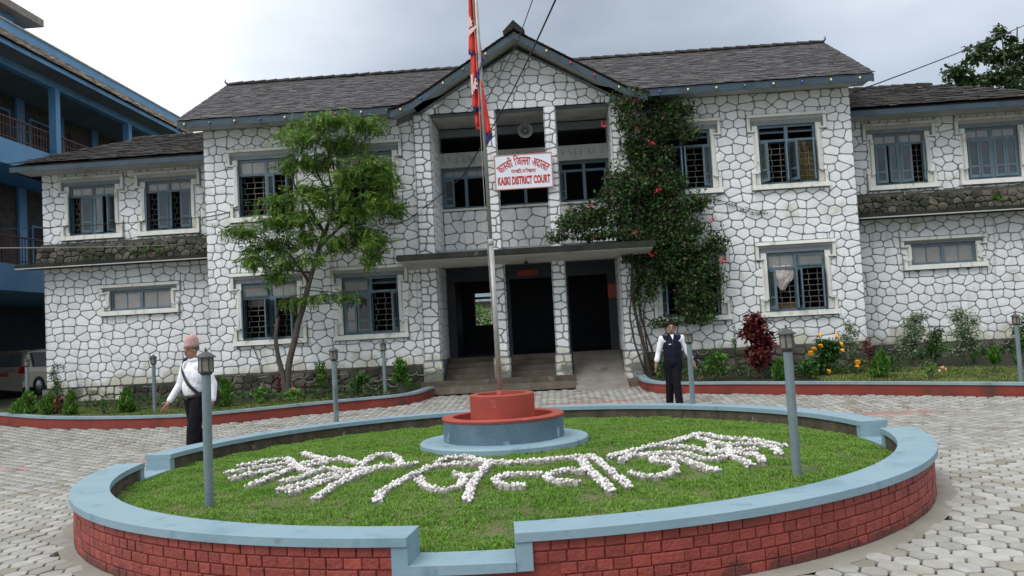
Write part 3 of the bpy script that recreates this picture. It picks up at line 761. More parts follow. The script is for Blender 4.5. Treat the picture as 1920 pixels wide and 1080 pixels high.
# lettering of white pebbles set on cement ridges
W1 = [[(-3.02, -11.06),(-2.81, -10.86),(-2.56, -10.73)], [(-2.98, -11.53),(-2.79, -11.35),(-2.42, -11.11)], [(-2.74, -11.96),(-2.54, -11.6),(-2.29, -11.37),(-2.0, -11.04)], [(-2.4, -12.43),(-2.3, -11.92),(-2.22, -11.57),(-1.92, -11.33)], [(-2.52, -10.26),(-2.31, -10.63),(-2.02, -11.1),(-1.79, -11.2),(-1.43, -11.68)], [(-2.56, -10.73),(-2.32, -11.24),(-2.09, -11.7),(-1.89, -11.9)], [(-1.97, -12.81),(-1.81, -12.61),(-1.7, -12.24),(-1.54, -12.15)], [(-2.08, -12.37),(-1.87, -11.96),(-1.8, -11.75),(-1.59, -11.98),(-1.43, -11.91)], [(-1.5, -13.26),(-1.45, -12.67),(-1.32, -12.16),(-1.22, -11.8)], [(-1.83, -12.94),(-1.71, -12.79),(-1.63, -12.48),(-1.39, -12.22)], [(-1.49, -11.64),(-1.47, -11.37),(-1.43, -11.1),(-1.22, -11.19),(-1.06, -11.66),(-1.03, -11.89),(-0.87, -11.79)], [(-1.44, -12.14),(-1.33, -11.94),(-1.03, -11.89)]]
W2 = [[(-0.88, -13.56),(-0.94, -13.17),(-0.86, -12.73),(-0.74, -12.24),(-0.64, -12.03),(-0.37, -12.02),(-0.12, -11.99),(0.14, -12.11)], [(-0.65, -11.88),(-0.58, -11.59),(-0.38, -11.57),(-0.15, -11.93)], [(-0.7, -12.65),(-0.57, -13.0),(-0.42, -13.16),(-0.27, -13.04),(-0.28, -12.67),(-0.39, -12.53)], [(-0.28, -12.65),(-0.15, -12.63)], [(-0.14, -13.63),(-0.16, -13.06),(-0.13, -12.5),(-0.07, -11.95)], [(-0.16, -11.97),(0.31, -12.01),(0.75, -11.86),(0.95, -11.87)], [(0.03, -12.84),(0.15, -12.7),(0.44, -12.73)], [(0.03, -12.84),(0.11, -13.13),(0.31, -13.18)], [(0.49, -12.84),(0.6, -12.62),(0.73, -12.58),(0.86, -12.64)], [(0.49, -12.84),(0.54, -13.04),(0.77, -13.14)], [(0.81, -12.0),(0.87, -12.53),(0.96, -13.09),(1.03, -13.51)], [(0.93, -11.87),(1.07, -12.68),(1.18, -13.38)]]
W3 = [[(1.09, -11.97),(1.34, -11.59),(1.73, -11.2),(2.03, -10.74),(2.29, -10.29),(2.49, -10.77),(2.73, -11.01),(2.97, -11.41)], [(1.2, -12.2),(1.35, -11.83),(1.51, -11.94)], [(1.24, -12.77),(1.37, -12.98),(1.55, -12.89),(1.66, -12.66),(1.66, -12.38),(1.51, -12.32),(1.54, -12.06),(1.77, -12.18),(1.88, -12.48),(2.02, -12.81)], [(1.73, -11.47),(1.93, -11.43),(2.12, -11.72)], [(1.49, -11.81),(1.82, -11.81),(2.03, -12.26),(2.24, -12.06)], [(2.18, -10.65),(2.27, -10.98),(2.39, -11.31),(2.68, -11.27),(2.82, -11.59),(2.76, -11.96)], [(2.22, -11.25),(2.15, -11.85),(2.33, -11.67),(2.61, -11.71)], [(2.38, -11.44),(2.28, -12.01),(2.32, -12.3),(2.35, -12.62)], [(2.31, -11.85),(2.53, -12.04),(2.5, -12.43)]]
def smooth2(pts):
    return [(p.x, p.y) for p in smooth_path([(a, c_, 0) for a, c_ in pts], 5)]
def stone_word(strokes, label):
    cx_ = sum(p[0] for s in strokes for p in s)/sum(len(s) for s in strokes); cy_ = sum(p[1] for s in strokes for p in s)/sum(len(s) for s in strokes)
    t = thing('stone_lettering', label, 'stone letters', (cx_, cy_, zl(cx_, cy_)))
    z0 = zl(cx_, cy_)
    PP = []
    for s in strokes:
        q = smooth2(s); b = MB()
        L_ = [0]
        for i in range(1, len(q)): L_.append(L_[-1]+math.hypot(q[i][0]-q[i-1][0], q[i][1]-q[i-1][1]))
        for i in range(len(q)-1): pass
        # cement ridge, rounded section
        pts = []; n = len(q); prof = [(-0.040, -0.05), (-0.034, 0.030), (-0.022, 0.046), (0, 0.050), (0.022, 0.046), (0.034, 0.030), (0.040, -0.05)]
        v = []; f = []
        for i in range(n):
            a, c_ = q[max(i-1, 0)], q[min(i+1, n-1)]; dx, dy = c_[0]-a[0], c_[1]-a[1]; l = math.hypot(dx, dy) or 1; nx, ny = -dy/l, dx/l
            for (u, h) in prof: v.append((q[i][0]+nx*u-cx_, q[i][1]+ny*u-cy_, zl(*q[i])-z0+h))
        k = len(prof)
        for i in range(n-1):
            for j in range(k-1): f.append((i*k+j, i*k+j+1, (i+1)*k+j+1, (i+1)*k+j))
        f.append(tuple(range(k))); f.append(tuple((n-1)*k+j for j in range(k-1, -1, -1)))
        b.raw(v, f, 'pebblebase'); b.build('cement_ridge', t)
        tot = L_[-1]; m = int(tot/0.030)
        for j in range(m+1):
            d = tot*j/max(1, m); i = 0
            while i < n-2 and L_[i+1] < d: i += 1
            u = (d-L_[i])/max(1e-6, L_[i+1]-L_[i]); x = q[i][0]+(q[i+1][0]-q[i][0])*u; y = q[i][1]+(q[i+1][1]-q[i][1])*u
            dx, dy = q[i+1][0]-q[i][0], q[i+1][1]-q[i][1]; l = math.hypot(dx, dy) or 1
            for off in (-0.026, 0.0, 0.026):
                if rnd.random() < 0.12: continue
                o_ = off+rnd.uniform(-0.013, 0.013); hz = 0.052-abs(o_)*0.35
                PP.append((x-dy/l*o_+rnd.uniform(-.007, .007)-cx_, y+dx/l*o_+rnd.uniform(-.007, .007)-cy_, zl(x, y)-z0+hz+rnd.uniform(-0.012, 0.010)))
    P = np.array(PP); n = len(P)
    tv = [(0, 0, 1), (1, 0, 0.1), (0.3, 0.95, 0), (-0.8, 0.6, 0.1), (-0.8, -0.6, 0), (0.3, -0.95, 0.1), (0, 0, -1)]
    tf = [(0, 1, 2), (0, 2, 3), (0, 3, 4), (0, 4, 5), (0, 5, 1), (6, 2, 1), (6, 3, 2), (6, 4, 3), (6, 5, 4), (6, 1, 5)]
    V, F = scatter(tv, tf, P, rotm(NR.uniform(0, 6, n), NR.uniform(-.5, .5, n), NR.uniform(-.5, .5, n)), NR.uniform(0.008, 0.023, n))
    link('pebbles', np_mesh('pebbles', V, F, 'pebble', True), t, kind='stuff')
stone_word(W1, 'white pebble word in the lawn ending beside the front left lamp post')
stone_word(W2, 'white pebble word in the lawn straight in front of the flagpole plinth')
stone_word(W3, 'white pebble word in the lawn running out towards the front right lamp post')

# ============================================================ FLAGPOLE BASE, POLE, FLAG
FX, FY = -0.05, -10.38
t = thing('flagpole_plinth', 'stepped round flagpole plinth with blue drum and red drum, on the lawn', 'plinth', (FX, FY, 0.33))
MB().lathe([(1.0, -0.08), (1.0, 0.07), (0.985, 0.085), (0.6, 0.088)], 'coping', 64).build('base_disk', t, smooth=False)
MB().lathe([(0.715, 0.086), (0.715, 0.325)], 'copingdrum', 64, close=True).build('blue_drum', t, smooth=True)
MB().lathe([(0.722, 0.325), (0.728, 0.350), (0.715, 0.362), (0.60, 0.362), (0.595, 0.355), (0.595, 0.27), (0.30, 0.265)], 'redpaint', 64, close=True).build('red_trough_ring', t)
MB().lathe([(0.385, 0.266), (0.385, 0.60), (0.375, 0.612), (0.30, 0.612), (0.295, 0.55), (0.02, 0.55)], 'redpaint', 56, close=True).build('red_drum', t)
lean = -0.008
t = thing('flagpole', 'thin grey steel flagpole rising from the red drum and leaning slightly left', 'flagpole', (FX-0.02, FY, 0.88))
MB().tube([(0, 0, 0), (lean*1.9, 0, 1.9)], 0.031, 'steel', 14).build('lower_pole', t, smooth=True)
MB().tube([(lean*1.88, 0, 1.88), (lean*6.2, 0, 6.2)], 0.023, 'steel', 12).build('upper_pole', t, smooth=True)
MB().tube([(0, 0, -0.02), (0, 0, 0.10)], 0.042, 'redpaint', 14).build('foot_sleeve', t, smooth=True)
MB().lathe([(0.034, 0), (0.038, 0.01), (0.038, 0.06), (0.026, 0.075)], 'steel', 14, (lean*1.86, 0, 1.84)).build('joint_collar', t, smooth=True)
MB().tube([(-0.045, -0.01, 0.9), (-0.065, -0.02, 2.6), (lean*6.2-0.03, 0, 6.15)], 0.004, 'steel', 5).build('halyard', t)
t = thing('flag', 'limp red flag with blue border and white emblems hanging furled down the flagpole', 'flag', (-0.15, -10.36, 4.0))
def cloth(L_, Rr, mats, name, nrow=26, nu=9, amp=0.028, fy=0.0, fold=2.2, ph=0.0, zr=None, thick=True):
    """L_, Rr: edge polylines [(x,z)], top to bottom, local"""
    def at(P, s):
        d = s*(len(P)-1); i = min(int(d), len(P)-2); u = d-i; return P[i][0]+(P[i+1][0]-P[i][0])*u, P[i][1]+(P[i+1][1]-P[i][1])*u
    v = []; f = []
    for r_ in range(nrow+1):
        s = r_/nrow; a = at(L_, s); c_ = at(Rr, s)
        for k in range(nu+1):
            u = k/nu; x = a[0]+(c_[0]-a[0])*u; z = a[1]+(c_[1]-a[1])*u
            v.append((x, fy+amp*math.sin(u*fold*2*math.pi+ph+s*1.3)+0.012*math.sin(s*9+u*3), z))
    for r_ in range(nrow):
        for k in range(nu): f.append((r_*(nu+1)+k, r_*(nu+1)+k+1, (r_+1)*(nu+1)+k+1, (r_+1)*(nu+1)+k))
    b = MB(); b.raw(v, f, mats); o = b.build(name, t, smooth=True)
    if thick:
        md = o.modifiers.new('thickness', 'SOLIDIFY'); md.thickness = 0.004
    return o
ox, oz = -0.15, 4.0
def PL(*p): return [(a-ox, c_-oz) for a, c_ in p]
cloth(PL((-0.20, 6.25), (-0.205, 5.7), (-0.235, 5.13)), PL((-0.15, 6.25), (-0.125, 5.75), (-0.065, 5.02)), 'flagred', 'upper_pennant')
cloth(PL((-0.237, 5.135), (-0.237, 5.085)), PL((-0.063, 5.025), (-0.058, 4.97)), 'flagblue', 'border', 3, 9, 0.030)
cloth(PL((-0.215, 5.09), (-0.225, 4.7), (-0.222, 4.42)), PL((-0.10, 5.02), (-0.105, 4.72), (-0.115, 4.40)), 'flagred', 'lower_pennant', 20, 8, 0.03, 0.0, 1.6, 1.0)
cloth(PL((-0.12, 4.88), (-0.165, 4.80)), PL((-0.07, 4.98), (-0.125, 4.70)), 'flagblue', 'border', 4, 5, 0.02, -0.035)
cloth(PL((-0.222, 4.43), (-0.215, 4.36)), PL((-0.11, 4.42), (-0.11, 4.37)), 'flagblue', 'border', 3, 8, 0.032, -0.004, 1.6, 1.0)
cloth(PL((-0.205, 4.37), (-0.20, 4.22), (-0.185, 4.15)), PL((-0.13, 4.37), (-0.12, 4.2), (-0.14, 4.14)), 'flagred', 'fold', 8, 5, 0.03, 0.02)
cloth(PL((-0.105, 4.72), (-0.09, 4.4), (-0.075, 4.06)), PL((-0.09, 4.72), (-0.04, 4.35), (0.0, 4.09)), 'flagred', 'trailing_fold', 14, 5, 0.02, -0.055, 1.2)
cloth(PL((-0.075, 4.07), (-0.068, 3.92)), PL((0.0, 4.10), (0.005, 4.02)), 'flagblue', 'border', 4, 5, 0.02, -0.055, 1.2)
# emblems: folded crescent with rays, folded sun
def emblem(pts, name):
    b = MB(); v = [(a-ox, -0.036, c_-oz) for a, c_ in pts]; b.prism(v, (0, 0.003, 0), 'flagwhite'); b.build(name, t)
emblem([(-0.225, 5.55), (-0.21, 5.52), (-0.205, 5.57), (-0.195, 5.51), (-0.185, 5.54), (-0.18, 5.48), (-0.165, 5.49), (-0.175, 5.44), (-0.16, 5.42), (-0.19, 5.41), (-0.215, 5.39), (-0.228, 5.42)], 'moon_emblem')
emblem([(-0.228, 5.36), (-0.19, 5.385), (-0.125, 5.42), (-0.118, 5.40), (-0.15, 5.36), (-0.19, 5.32), (-0.23, 5.29)], 'moon_emblem')
emblem([(-0.222, 4.83), (-0.20, 4.80), (-0.19, 4.84), (-0.18, 4.78), (-0.15, 4.76), (-0.165, 4.73), (-0.135, 4.70), (-0.165, 4.68), (-0.15, 4.63), (-0.18, 4.64), (-0.19, 4.60), (-0.205, 4.63), (-0.20, 4.58), (-0.222, 4.56)], 'sun_emblem')

# ============================================================ COURT BUILDING
court = thing('court_building', 'two storey white stone court building with blue windows, slate roofs and a central gable', 'building', (0, 0, 0))
XM = 7.97; WX = 12.87; WY = 1.1
win = {  # x0, x1, z0, z1
 'RU2': (5.48, 7.36, 4.75, 6.58), 'RU1': (2.95, 4.84, 4.75, 6.58), 'RL2': (5.48, 7.36, 1.69, 3.48), 'RL1': (2.95, 4.84, 1.69, 3.48),
 'LU2': (-7.36, -5.46, 4.75, 6.58), 'LU1': (-4.86, -2.96, 4.75, 6.58), 'LL2': (-7.38, -5.48, 1.69, 3.48), 'LL1': (-4.86, -2.96, 1.69, 3.48)}
def hole_of(r): return (r[0]+0.245, r[1]-0.245, r[2]+0.122, r[3]-0.255)
holes = [hole_of(r) for r in win.values()]
UP = (-2.22, 2.22, 3.75, 7.13); LO = (-2.22, 2.22, -0.1, 3.42)
b = MB(); wall_grid(b, -XM, XM, 0.2, 7.2, holes+[UP, LO], 0.0, 0.3, 'joint')
def G(x):
    x = abs(x)
    return 8.82-0.600*x if x < 2.55 else 7.29-0.34*(x-2.55)
gp = [(-3.0, G(3)-0.16), (-2.55, G(2.55)-0.16), (0, G(0)-0.16), (2.55, G(2.55)-0.16), (3.0, G(3)-0.16)]
b.prism([(3.0, 0, 7.2)]+[(x, 0, z) for x, z in gp[::-1]]+[(-3.0, 0, 7.2)], (0, 0.3, 0), 'joint') if False else None
b.raw([(-3.0, 0, 7.1985), (3.0, 0, 7.1985)]+[(x, 0, max(z, 7.1985)) for x, z in gp[::-1][1:4]]+[(-3.0, 0.3, 7.1985), (3.0, 0.3, 7.1985)]+[(x, 0.3, max(z, 7.1985)) for x, z in gp[::-1][1:4]], [(0, 1, 2, 3, 4), (9, 8, 7, 6, 5)], 'joint')
b.build('front_wall', court)
b = MB()   # side, rear, floors and partitions
for s in (-1, 1):
    a, c_ = sorted((s*XM, s*(XM-0.3))); b.box(a, c_, 0.301, 5.6, 0.2, 7.6, 'joint')
    b.prism([(a, 0.301, 7.601), (a, 5.6, 7.601), (a, 2.6, 8.9)], (c_-a, 0, 0), 'joint')
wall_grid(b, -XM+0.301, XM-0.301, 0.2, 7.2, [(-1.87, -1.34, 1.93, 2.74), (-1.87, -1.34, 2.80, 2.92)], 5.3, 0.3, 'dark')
b.build('rear_wall', court)
b = MB()
b.box(-XM+0.301, -2.4, 0.301, 5.299, 3.6, 3.8, 'inner'); b.box(2.4, XM-0.301, 0.301, 5.299, 3.6, 3.8, 'inner')
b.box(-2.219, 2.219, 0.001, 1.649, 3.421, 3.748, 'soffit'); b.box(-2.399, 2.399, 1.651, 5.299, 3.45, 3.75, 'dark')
b.box(-XM+0.301, XM-0.301, 0.301, 5.299, 7.135, 7.199, 'inner')
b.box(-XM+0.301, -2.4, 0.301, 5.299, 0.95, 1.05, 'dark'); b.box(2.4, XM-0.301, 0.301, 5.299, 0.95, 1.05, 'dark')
b.build('floor_slab', court)
b = MB()
for s in (-1, 1):
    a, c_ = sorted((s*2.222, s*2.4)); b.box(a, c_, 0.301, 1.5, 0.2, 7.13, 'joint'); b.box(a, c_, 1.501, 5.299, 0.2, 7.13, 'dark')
    b.build('partition', court); b = MB()
    a, c_ = sorted((s*4.95, s*5.1)); b.box(a, c_, 0.301, 5.299, 1.051, 3.6, 'inner'); b.build('partition', court); b = MB(); b.box(a, c_, 0.301, 5.299, 3.801, 7.13, 'inner'); b.build('partition', court)
    MB().box(*sorted((s*2.401, s*(XM-0.302))), 3.2, 3.3, 1.051, 3.599, 'inner').build('room_wall', court)
    MB().box(*sorted((s*2.401, s*(XM-0.302))), 3.2, 3.3, 3.801, 7.13, 'inner').build('room_wall', court)
    b = MB()
# recessed portico back walls
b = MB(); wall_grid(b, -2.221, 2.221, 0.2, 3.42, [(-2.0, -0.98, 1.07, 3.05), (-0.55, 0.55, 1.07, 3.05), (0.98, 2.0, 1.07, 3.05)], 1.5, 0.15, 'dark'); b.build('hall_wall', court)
b = MB(); wall_grid(b, -2.221, 2.221, 3.749, 7.1, [(-2.19, -0.93, 4.98, 6.05), (-0.83, 0.83, 4.98, 6.05), (0.93, 2.19, 4.98, 6.05), (-2.19, -0.93, 6.48, 6.90), (-0.83, 0.83, 6.48, 6.90), (0.93, 2.19, 6.48, 6.90)], 1.5, 0.15, 'joint'); b.build('balcony_wall', court)
b = MB(); b.box(-2.219, 2.219, 0.0, 1.499, 7.131, 7.16, 'soffit'); b.build('balcony_soffit', court)
b = MB(); b.box(-2.218, 2.218, 1.40, 1.498, 6.07, 6.46, 'soffit'); bm_ = b
for i in range(26):
    x = -2.1+i*0.165+rnd.uniform(-0.03, 0.03)
    T = Matrix.Translation((x, 1.398, 6.29)) @ Matrix.Rotation(R(rnd.uniform(-25, 25)), 4, 'Y')
    b.box(-0.009, 0.009, -0.004, 0.0, -0.09, 0.08, 'joint', T)
b.build('balcony_beam', court)
b = MB(); b.box(-2.218, 2.218, 1.44, 1.499, 4.93, 4.98, 'trim'); b.build('balcony_sill', court)
for x0_, x1_ in ((-2.19, -0.93), (-0.83, 0.83), (0.93, 2.19)):
    make_window(court, x0_, 1.50, 4.98, x1_-x0_, 1.07, (4, None, None, 80) if x0_ < -1 else (70, None, None, 75), top=('pane', 'pane') if x0_ < -1 else (None, None), trim=False, grille=False, trans=0.78)
# pilasters and pillars
pil = [('pilaster', -2.62, -2.22, -0.12, 0.0, 0.25, 7.131), ('pilaster', 2.22, 2.62, -0.12, 0.0, 0.25, 7.131), ('pillar', -0.90, -0.58, -0.12, 0.28, 0.3, 3.419), ('pillar', 0.58, 0.90, -0.12, 0.28, 0.3, 3.419),
       ('pillar', -0.88, -0.60, -0.12, 0.22, 3.56, 7.131), ('pillar', 0.60, 0.88, -0.12, 0.22, 3.56, 7.131)]
for nm, x0_, x1_, y0_, y1_, z0_, z1_ in pil:
    b = MB(); b.box(x0_, x1_, y0_, y1_, z0_, z1_, 'joint')
    if z0_ < 1: b.box(x0_-0.03, x1_+0.03, y0_-0.03, y1_ if nm == 'pillar' else y1_-0.001, z0_-0.001, 1.07, 'joint')
    b.build(nm, court)
# canopy over the steps
b = MB(); b.box(-2.95, 2.95, -1.45, -0.121, 3.43, 3.56, 'canopy')
b.prism([(-2.9, -1.35, 3.40), (-2.9, -0.1, 3.32), (-2.9, -0.1, 3.428), (-2.9, -1.35, 3.428)], (5.8, 0, 0), 'soffit'); b.build('canopy', court)
# steps
for i, (y0_, y1_, z_) in enumerate([(-0.72, -0.46, 0.45), (-0.45, 0.05, 0.58)]):
    MB().box(-2.7, 0.985, y0_, y1_+1.4, z_-0.16, z_, 'step').build('step', court)
for i in range(4):
    z_ = 0.70+i*0.125; y0_ = 0.30+i*0.29
    for xa, xb in ((-2.19, -0.905), (-0.575, 0.575)): MB().box(xa, xb, y0_, 1.499, z_-0.124, z_, 'step').build('step', court)
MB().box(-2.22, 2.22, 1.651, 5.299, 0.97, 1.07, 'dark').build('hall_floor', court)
MB().prism([(0.99, -1.25, 0.20), (0.99, 0.3, 0.62), (0.99, 1.499, 1.07), (0.99, 1.499, 0.1), (0.99, -1.25, 0.1)], (1.22, 0, 0), 'concrete').build('ramp', court)
MB().prism([(2.212, -1.1, 0.16), (2.212, -0.13, 0.42), (2.212, -0.13, 0.1), (2.212, -1.1, 0.1)], (0.30, 0, 0), 'step').build('ramp_shoulder', court)
# wings
wh = {'R1': (8.60, 10.38, 4.72, 6.42), 'R2': (10.88, 12.68, 4.72, 6.42), 'L1': (-12.38, -10.62, 4.72, 6.42), 'L2': (-10.30, -8.55, 4.72, 6.42)}
ws = {'RS': (9.33, 11.42, 2.67, 3.48), 'LS': (-11.34, -9.18, 2.67, 3.48)}
def hole_s(r): return (r[0]+0.245, r[1]-0.245, r[2]+0.122, r[3]-0.165)
for s in (-1, 1):
    x0_, x1_ = sorted((s*(XM+0.001), s*WX))
    H_ = [hole_of(r) for k, r in wh.items() if (r[0] > 0) == (s > 0)]+[hole_s(r) for k, r in ws.items() if (r[0] > 0) == (s > 0)]
    b = MB(); wall_grid(b, x0_, x1_, 0.1, 6.56, H_, WY, 0.25, 'joint')
    b.box(*sorted((s*WX, s*(WX-0.25))), WY+0.251, 5.4, 0.1, 6.56, 'joint'); b.box(x0_, x1_, 5.401, 5.6, 0.1, 6.56, 'joint')
    b.build('wing_wall', court)
    b = MB(); b.box(*sorted((s*(XM+0.002), s*(WX-0.251))), WY+0.251, 5.4, 3.6, 3.8, 'inner'); b.box(*sorted((s*(XM+0.002), s*(WX-0.251))), WY+0.251, 5.4, 6.5, 6.58, 'inner'); b.box(*sorted((s*(XM+0.002), s*(WX-0.251))), 3.6, 3.7, 0.5, 6.499, 'inner'); b.build('floor_slab', court)
    xa, xb = sorted((s*(XM+0.003), s*(WX+0.42)))
    b = MB(); b.box(xa, xb, 0.52, WY-0.001, 4.0, 4.09, 'canopy'); b.box(xa, xb, 0.515, 0.60, 3.975, 3.999, 'soffit'); b.build('ledge_slab', court)
    b = MB(); xa, xb = sorted((s*(XM+0.003), s*(WX+0.02))); b.prism([(xa, 0.80, 4.091), (xa, 0.90, 4.56), (xa, WY-0.001, 4.66), (xa, WY-0.001, 4.091)], (xb-xa, 0, 0), 'rubble_joint'); b.build('ledge_parapet', court)
L_ = [('RU2', (66, 78, 60, 70), ('open', 'open'), [(1.25, 1.62, 0.15, 1.2, 'goldcloth'), (0.95, 1.5, 0.95, 1.25, 'curtain')]), ('RU1', (60, 85, 88, 52), ('open', 'open'), None), ('RL2', (72, 82, 84, 70), ('pane', 'tilt'), None), ('RL1', (80, 80, 85, 78), (None, 'pane'), None),
      ('LU2', (80, None, 38, 75), ('pane', 'pane'), None), ('LU1', (75, 80, 80, 70), ('pane', 'pane'), None), ('LL2', (82, 86, 50, 78), ('tilt', 'pane'), [(0.3, 0.9, 0.95, 1.2, 'curtain')]), ('LL1', (8, 4, 86, 74), ('tilt', 'open'), None)]
for k, lv, tp, cu in L_:
    r = win[k]; make_window(court, r[0], 0.0, r[2], round(r[1]-r[0], 2), r[3]-r[2], lv, tp, curtain=cu)
for k, lv, cu in (('R1', (14, 22, 10, 72), None), ('R2', (3, 2, 3, 2), None), ('L1', (78, 30, 12, 72), [(0.35, 0.62, 0.15, 1.2, 'curtain')]), ('L2', (76, 28, 62, 22), [(0.45, 0.62, 0.15, 1.2, 'curtain')])):
    r = wh[k]; make_window(court, r[0], WY, r[2], round(r[1]-r[0], 2), r[3]-r[2], lv, ('pane', 'pane'), trans=0.80, curtain=cu)
for k, r in ws.items(): make_window(court, r[0], WY, r[2], round(r[1]-r[0], 2), round(r[3]-r[2], 2), small=True, grille=False)
o = MB(); o.box(0.30, 0.92, 0.22, 0.24, 0.14, 0.34, 'board'); o.build('window_board', court, (win['RL2'][0], 0, win['RL2'][2]))

# --- stone facing
ALL = []
def fplane(y): return lambda u, v, d: (u, y-d, v)
allwin = list(win.values())
def trimcuts(r, small=False):
    x0, x1, z0, z1 = r; e, f = (0.24, 0.26) if small else (0.42, 0.42)
    return [(x0+0.16, x1-0.16, z0+0.01, z1-0.01), (x0-0.01, x1+0.01, z1-e, z1+0.01), (x0+0.03, x1-0.03, z0-0.01, z0+f)]
def planes_main(q):
    cx_ = sum(p[0] for p in q)/len(q); cz = sum(p[1] for p in q)/len(q)
    if abs(cx_) < 2.98:
        return [(0.600, 1, 8.82-0.19), (-0.600, 1, 8.82-0.19)] if abs(cx_) < 2.4 else [(0.34, 1, 7.29+0.34*2.55-0.19), (-0.34, 1, 7.29+0.34*2.55-0.19)]
    return [(0, 1, 7.12)]
side_cut = [(-2.63, -2.0, 0.0, 7.135), (2.0, 2.63, 0.0, 7.135), (-2.1, 2.1, 0.0, 7.145)]
for P in stone_polys((-XM, XM, 0.99, 8.75), 0.31, 0.205, 5, [q for r in allwin for q in trimcuts(r)]+side_cut, planes_main): ALL.append((area(P), P, fplane(0.0), 0.016))
for s in (-1, 1):
    x0_, x1_ = sorted((s*(XM+0.02), s*WX))
    hs_ = [q for r in wh.values() for q in trimcuts(r)]+[q for r in ws.values() for q in trimcuts(r, True)]+[(-20, 20, 4.0, 4.64)]
    for P in stone_polys((x0_, x1_, 0.835, 6.52), 0.31, 0.205, 8+s, hs_): ALL.append((area(P)*0.9, P, fplane(WY), 0.016))
for nm, x0_, x1_, y0_, y1_, z0_, z1_ in pil:
    e = 0.03 if z0_ < 1 else 0
    parts_ = [(x0_, x1_, max(z0_, 1.08 if e else z0_), z1_, y0_)]
    if e: parts_.append((x0_-e, x1_+e, z0_, 1.065, y0_-e))
    for (a, c_, zz0, zz1, yy_) in parts_:
        for P in stone_polys((a, c_, zz0, zz1), 0.24, 0.18, int(a*100+zz0*7)+900, joint=0.030, jz=0.15): ALL.append((area(P), P, fplane(yy_), 0.012))
        # reveals facing sideways
        ydeep = y1_ if nm == 'pillar' else (0.0 if abs(a) > 3 else 0.0)
        for sx in (-1, 1):
            xx = c_ if sx > 0 else a
            y_end = y1_ if nm == 'pillar' else y1_
            if y_end-yy_ < 0.1: continue
            for P in stone_polys((yy_, y_end, zz0, zz1), 0.2, 0.18, int(a*77+zz1*5)+sx+500, joint=0.030, jz=0.15):
                ALL.append((area(P)*0.3, P if sx > 0 else P, (lambda xx, sx: (lambda u, v, d: (xx+sx*d, u, v)))(xx, sx), 0.008))
for sx in (-1, 1):   # inner cheeks of the portico and balcony
    for zz0, zz1 in ((1.07, 3.4), (3.76, 7.1)):
        for P in stone_polys((0.0, 1.49, zz0, zz1), 0.30, 0.22, 61+sx+int(zz0*3)): ALL.append((area(P)*0.3, P, (lambda sx: (lambda u, v, d: (sx*2.222-sx*d, u, v)))(sx), 0.012))
for P in stone_polys((-2.2, 2.2, 3.76, 4.92), 0.34, 0.27, 77): ALL.append((area(P)*0.5, P, fplane(1.5), 0.014))
emit_stones(ALL, court, 300, 'stone', 'white', 'stone_facing')
# --- rubble plinths and mossy parapets
RUB = []
for s in (-1, 1):
    b = MB(); x0_, x1_ = sorted((s*2.66, s*(XM+0.02))); b.box(x0_, x1_, -0.14, -0.001, 0.15, 0.97, 'rubble_joint')
    b.prism([(x0_, -0.14, 0.971), (x0_, -0.001, 1.02), (x0_, -0.001, 0.971)], (x1_-x0_, 0, 0), 'rubble_joint')
    xa, xb = sorted((s*(XM+0.021), s*(WX+0.05))); b.box(xa, xb, WY-0.13, WY-0.001, 0.1, 0.84, 'rubble_joint'); b.build('plinth', court)
    for P in stone_polys((x0_, x1_, 0.25, 0.965), 0.30, 0.20, 40+s, joint=0.03): RUB.append((area(P), P, fplane(-0.14), 0.035))
    if s > 0:
        for P in stone_polys((xa, xb, 0.2, 0.83), 0.30, 0.22, 50+s, joint=0.03): RUB.append((area(P), P, fplane(WY-0.13), 0.035))
    else:
        for P in stone_polys((xa+2.2, xb, 0.2, 0.83), 0.30, 0.22, 50+s, joint=0.03): RUB.append((area(P), P, fplane(WY-0.13), 0.035))
        ALW = []
        for P in stone_polys((xa, xa+2.2, 0.2, 0.83), 0.32, 0.24, 54, joint=0.03): ALW.append((area(P), P, fplane(WY-0.13), 0.02))
        emit_stones(ALW, court, 40, 'plinth_stone', 'white', 'x')
    xa, xb = sorted((s*(XM+0.02), s*(WX+0.01)))
    for P in stone_polys((xa, xb, 4.10, 4.55), 0.21, 0.15, 70+s, joint=0.02, jz=0.4): RUB.append((area(P), P, lambda u, v, d: (u, 0.80+(v-4.1)*0.21-d*1.0, v), 0.075))
emit_stones(RUB, court, 300, 'rubble_stone', 'rubble', 'rubble_facing')
# pale mortar tracery left on the mossy parapets, as raised ribbons
def tracery(x0_, x1_, z0_, z1_, yf, n, seed):
    r = random.Random(seed); b = MB()
    for i in range(n):
        x = r.uniform(x0_, x1_); z = r.uniform(z0_+0.1, z1_); k = r.choice([0, 1, 2])
        if k == 0: pts = [(x+0.13*math.cos(t), z+0.09*math.sin(t)) for t in [math.pi*(1+q/7) for q in range(8)]]
        elif k == 1: pts = [(x+r.uniform(-.02, .02), z-q*0.055) for q in range(5)]
        else: pts = [(x+q*0.06, z+r.uniform(-.02, .02)) for q in range(5)]
        pts = [(a, min(max(c_, z0_), z1_)) for a, c_ in pts]
        b.tube([(a, yf(c_)-0.05, c_) for a, c_ in pts], 0.011, 'joint2', 4)
    b.build('mortar_tracery', court, kind='stuff')
MT['joint2'] = mat('pale_mortar', (0.34, 0.34, 0.31), (0.14, 0.14, 0.12), 9, 0.9)
tracery(8.1, 12.8, 4.2, 4.62, lambda z: 0.80+(z-4.1)*0.21, 34, 1); tracery(-12.0, -8.1, 4.15, 4.62, lambda z: 0.80+(z-4.1)*0.21, 40, 2)
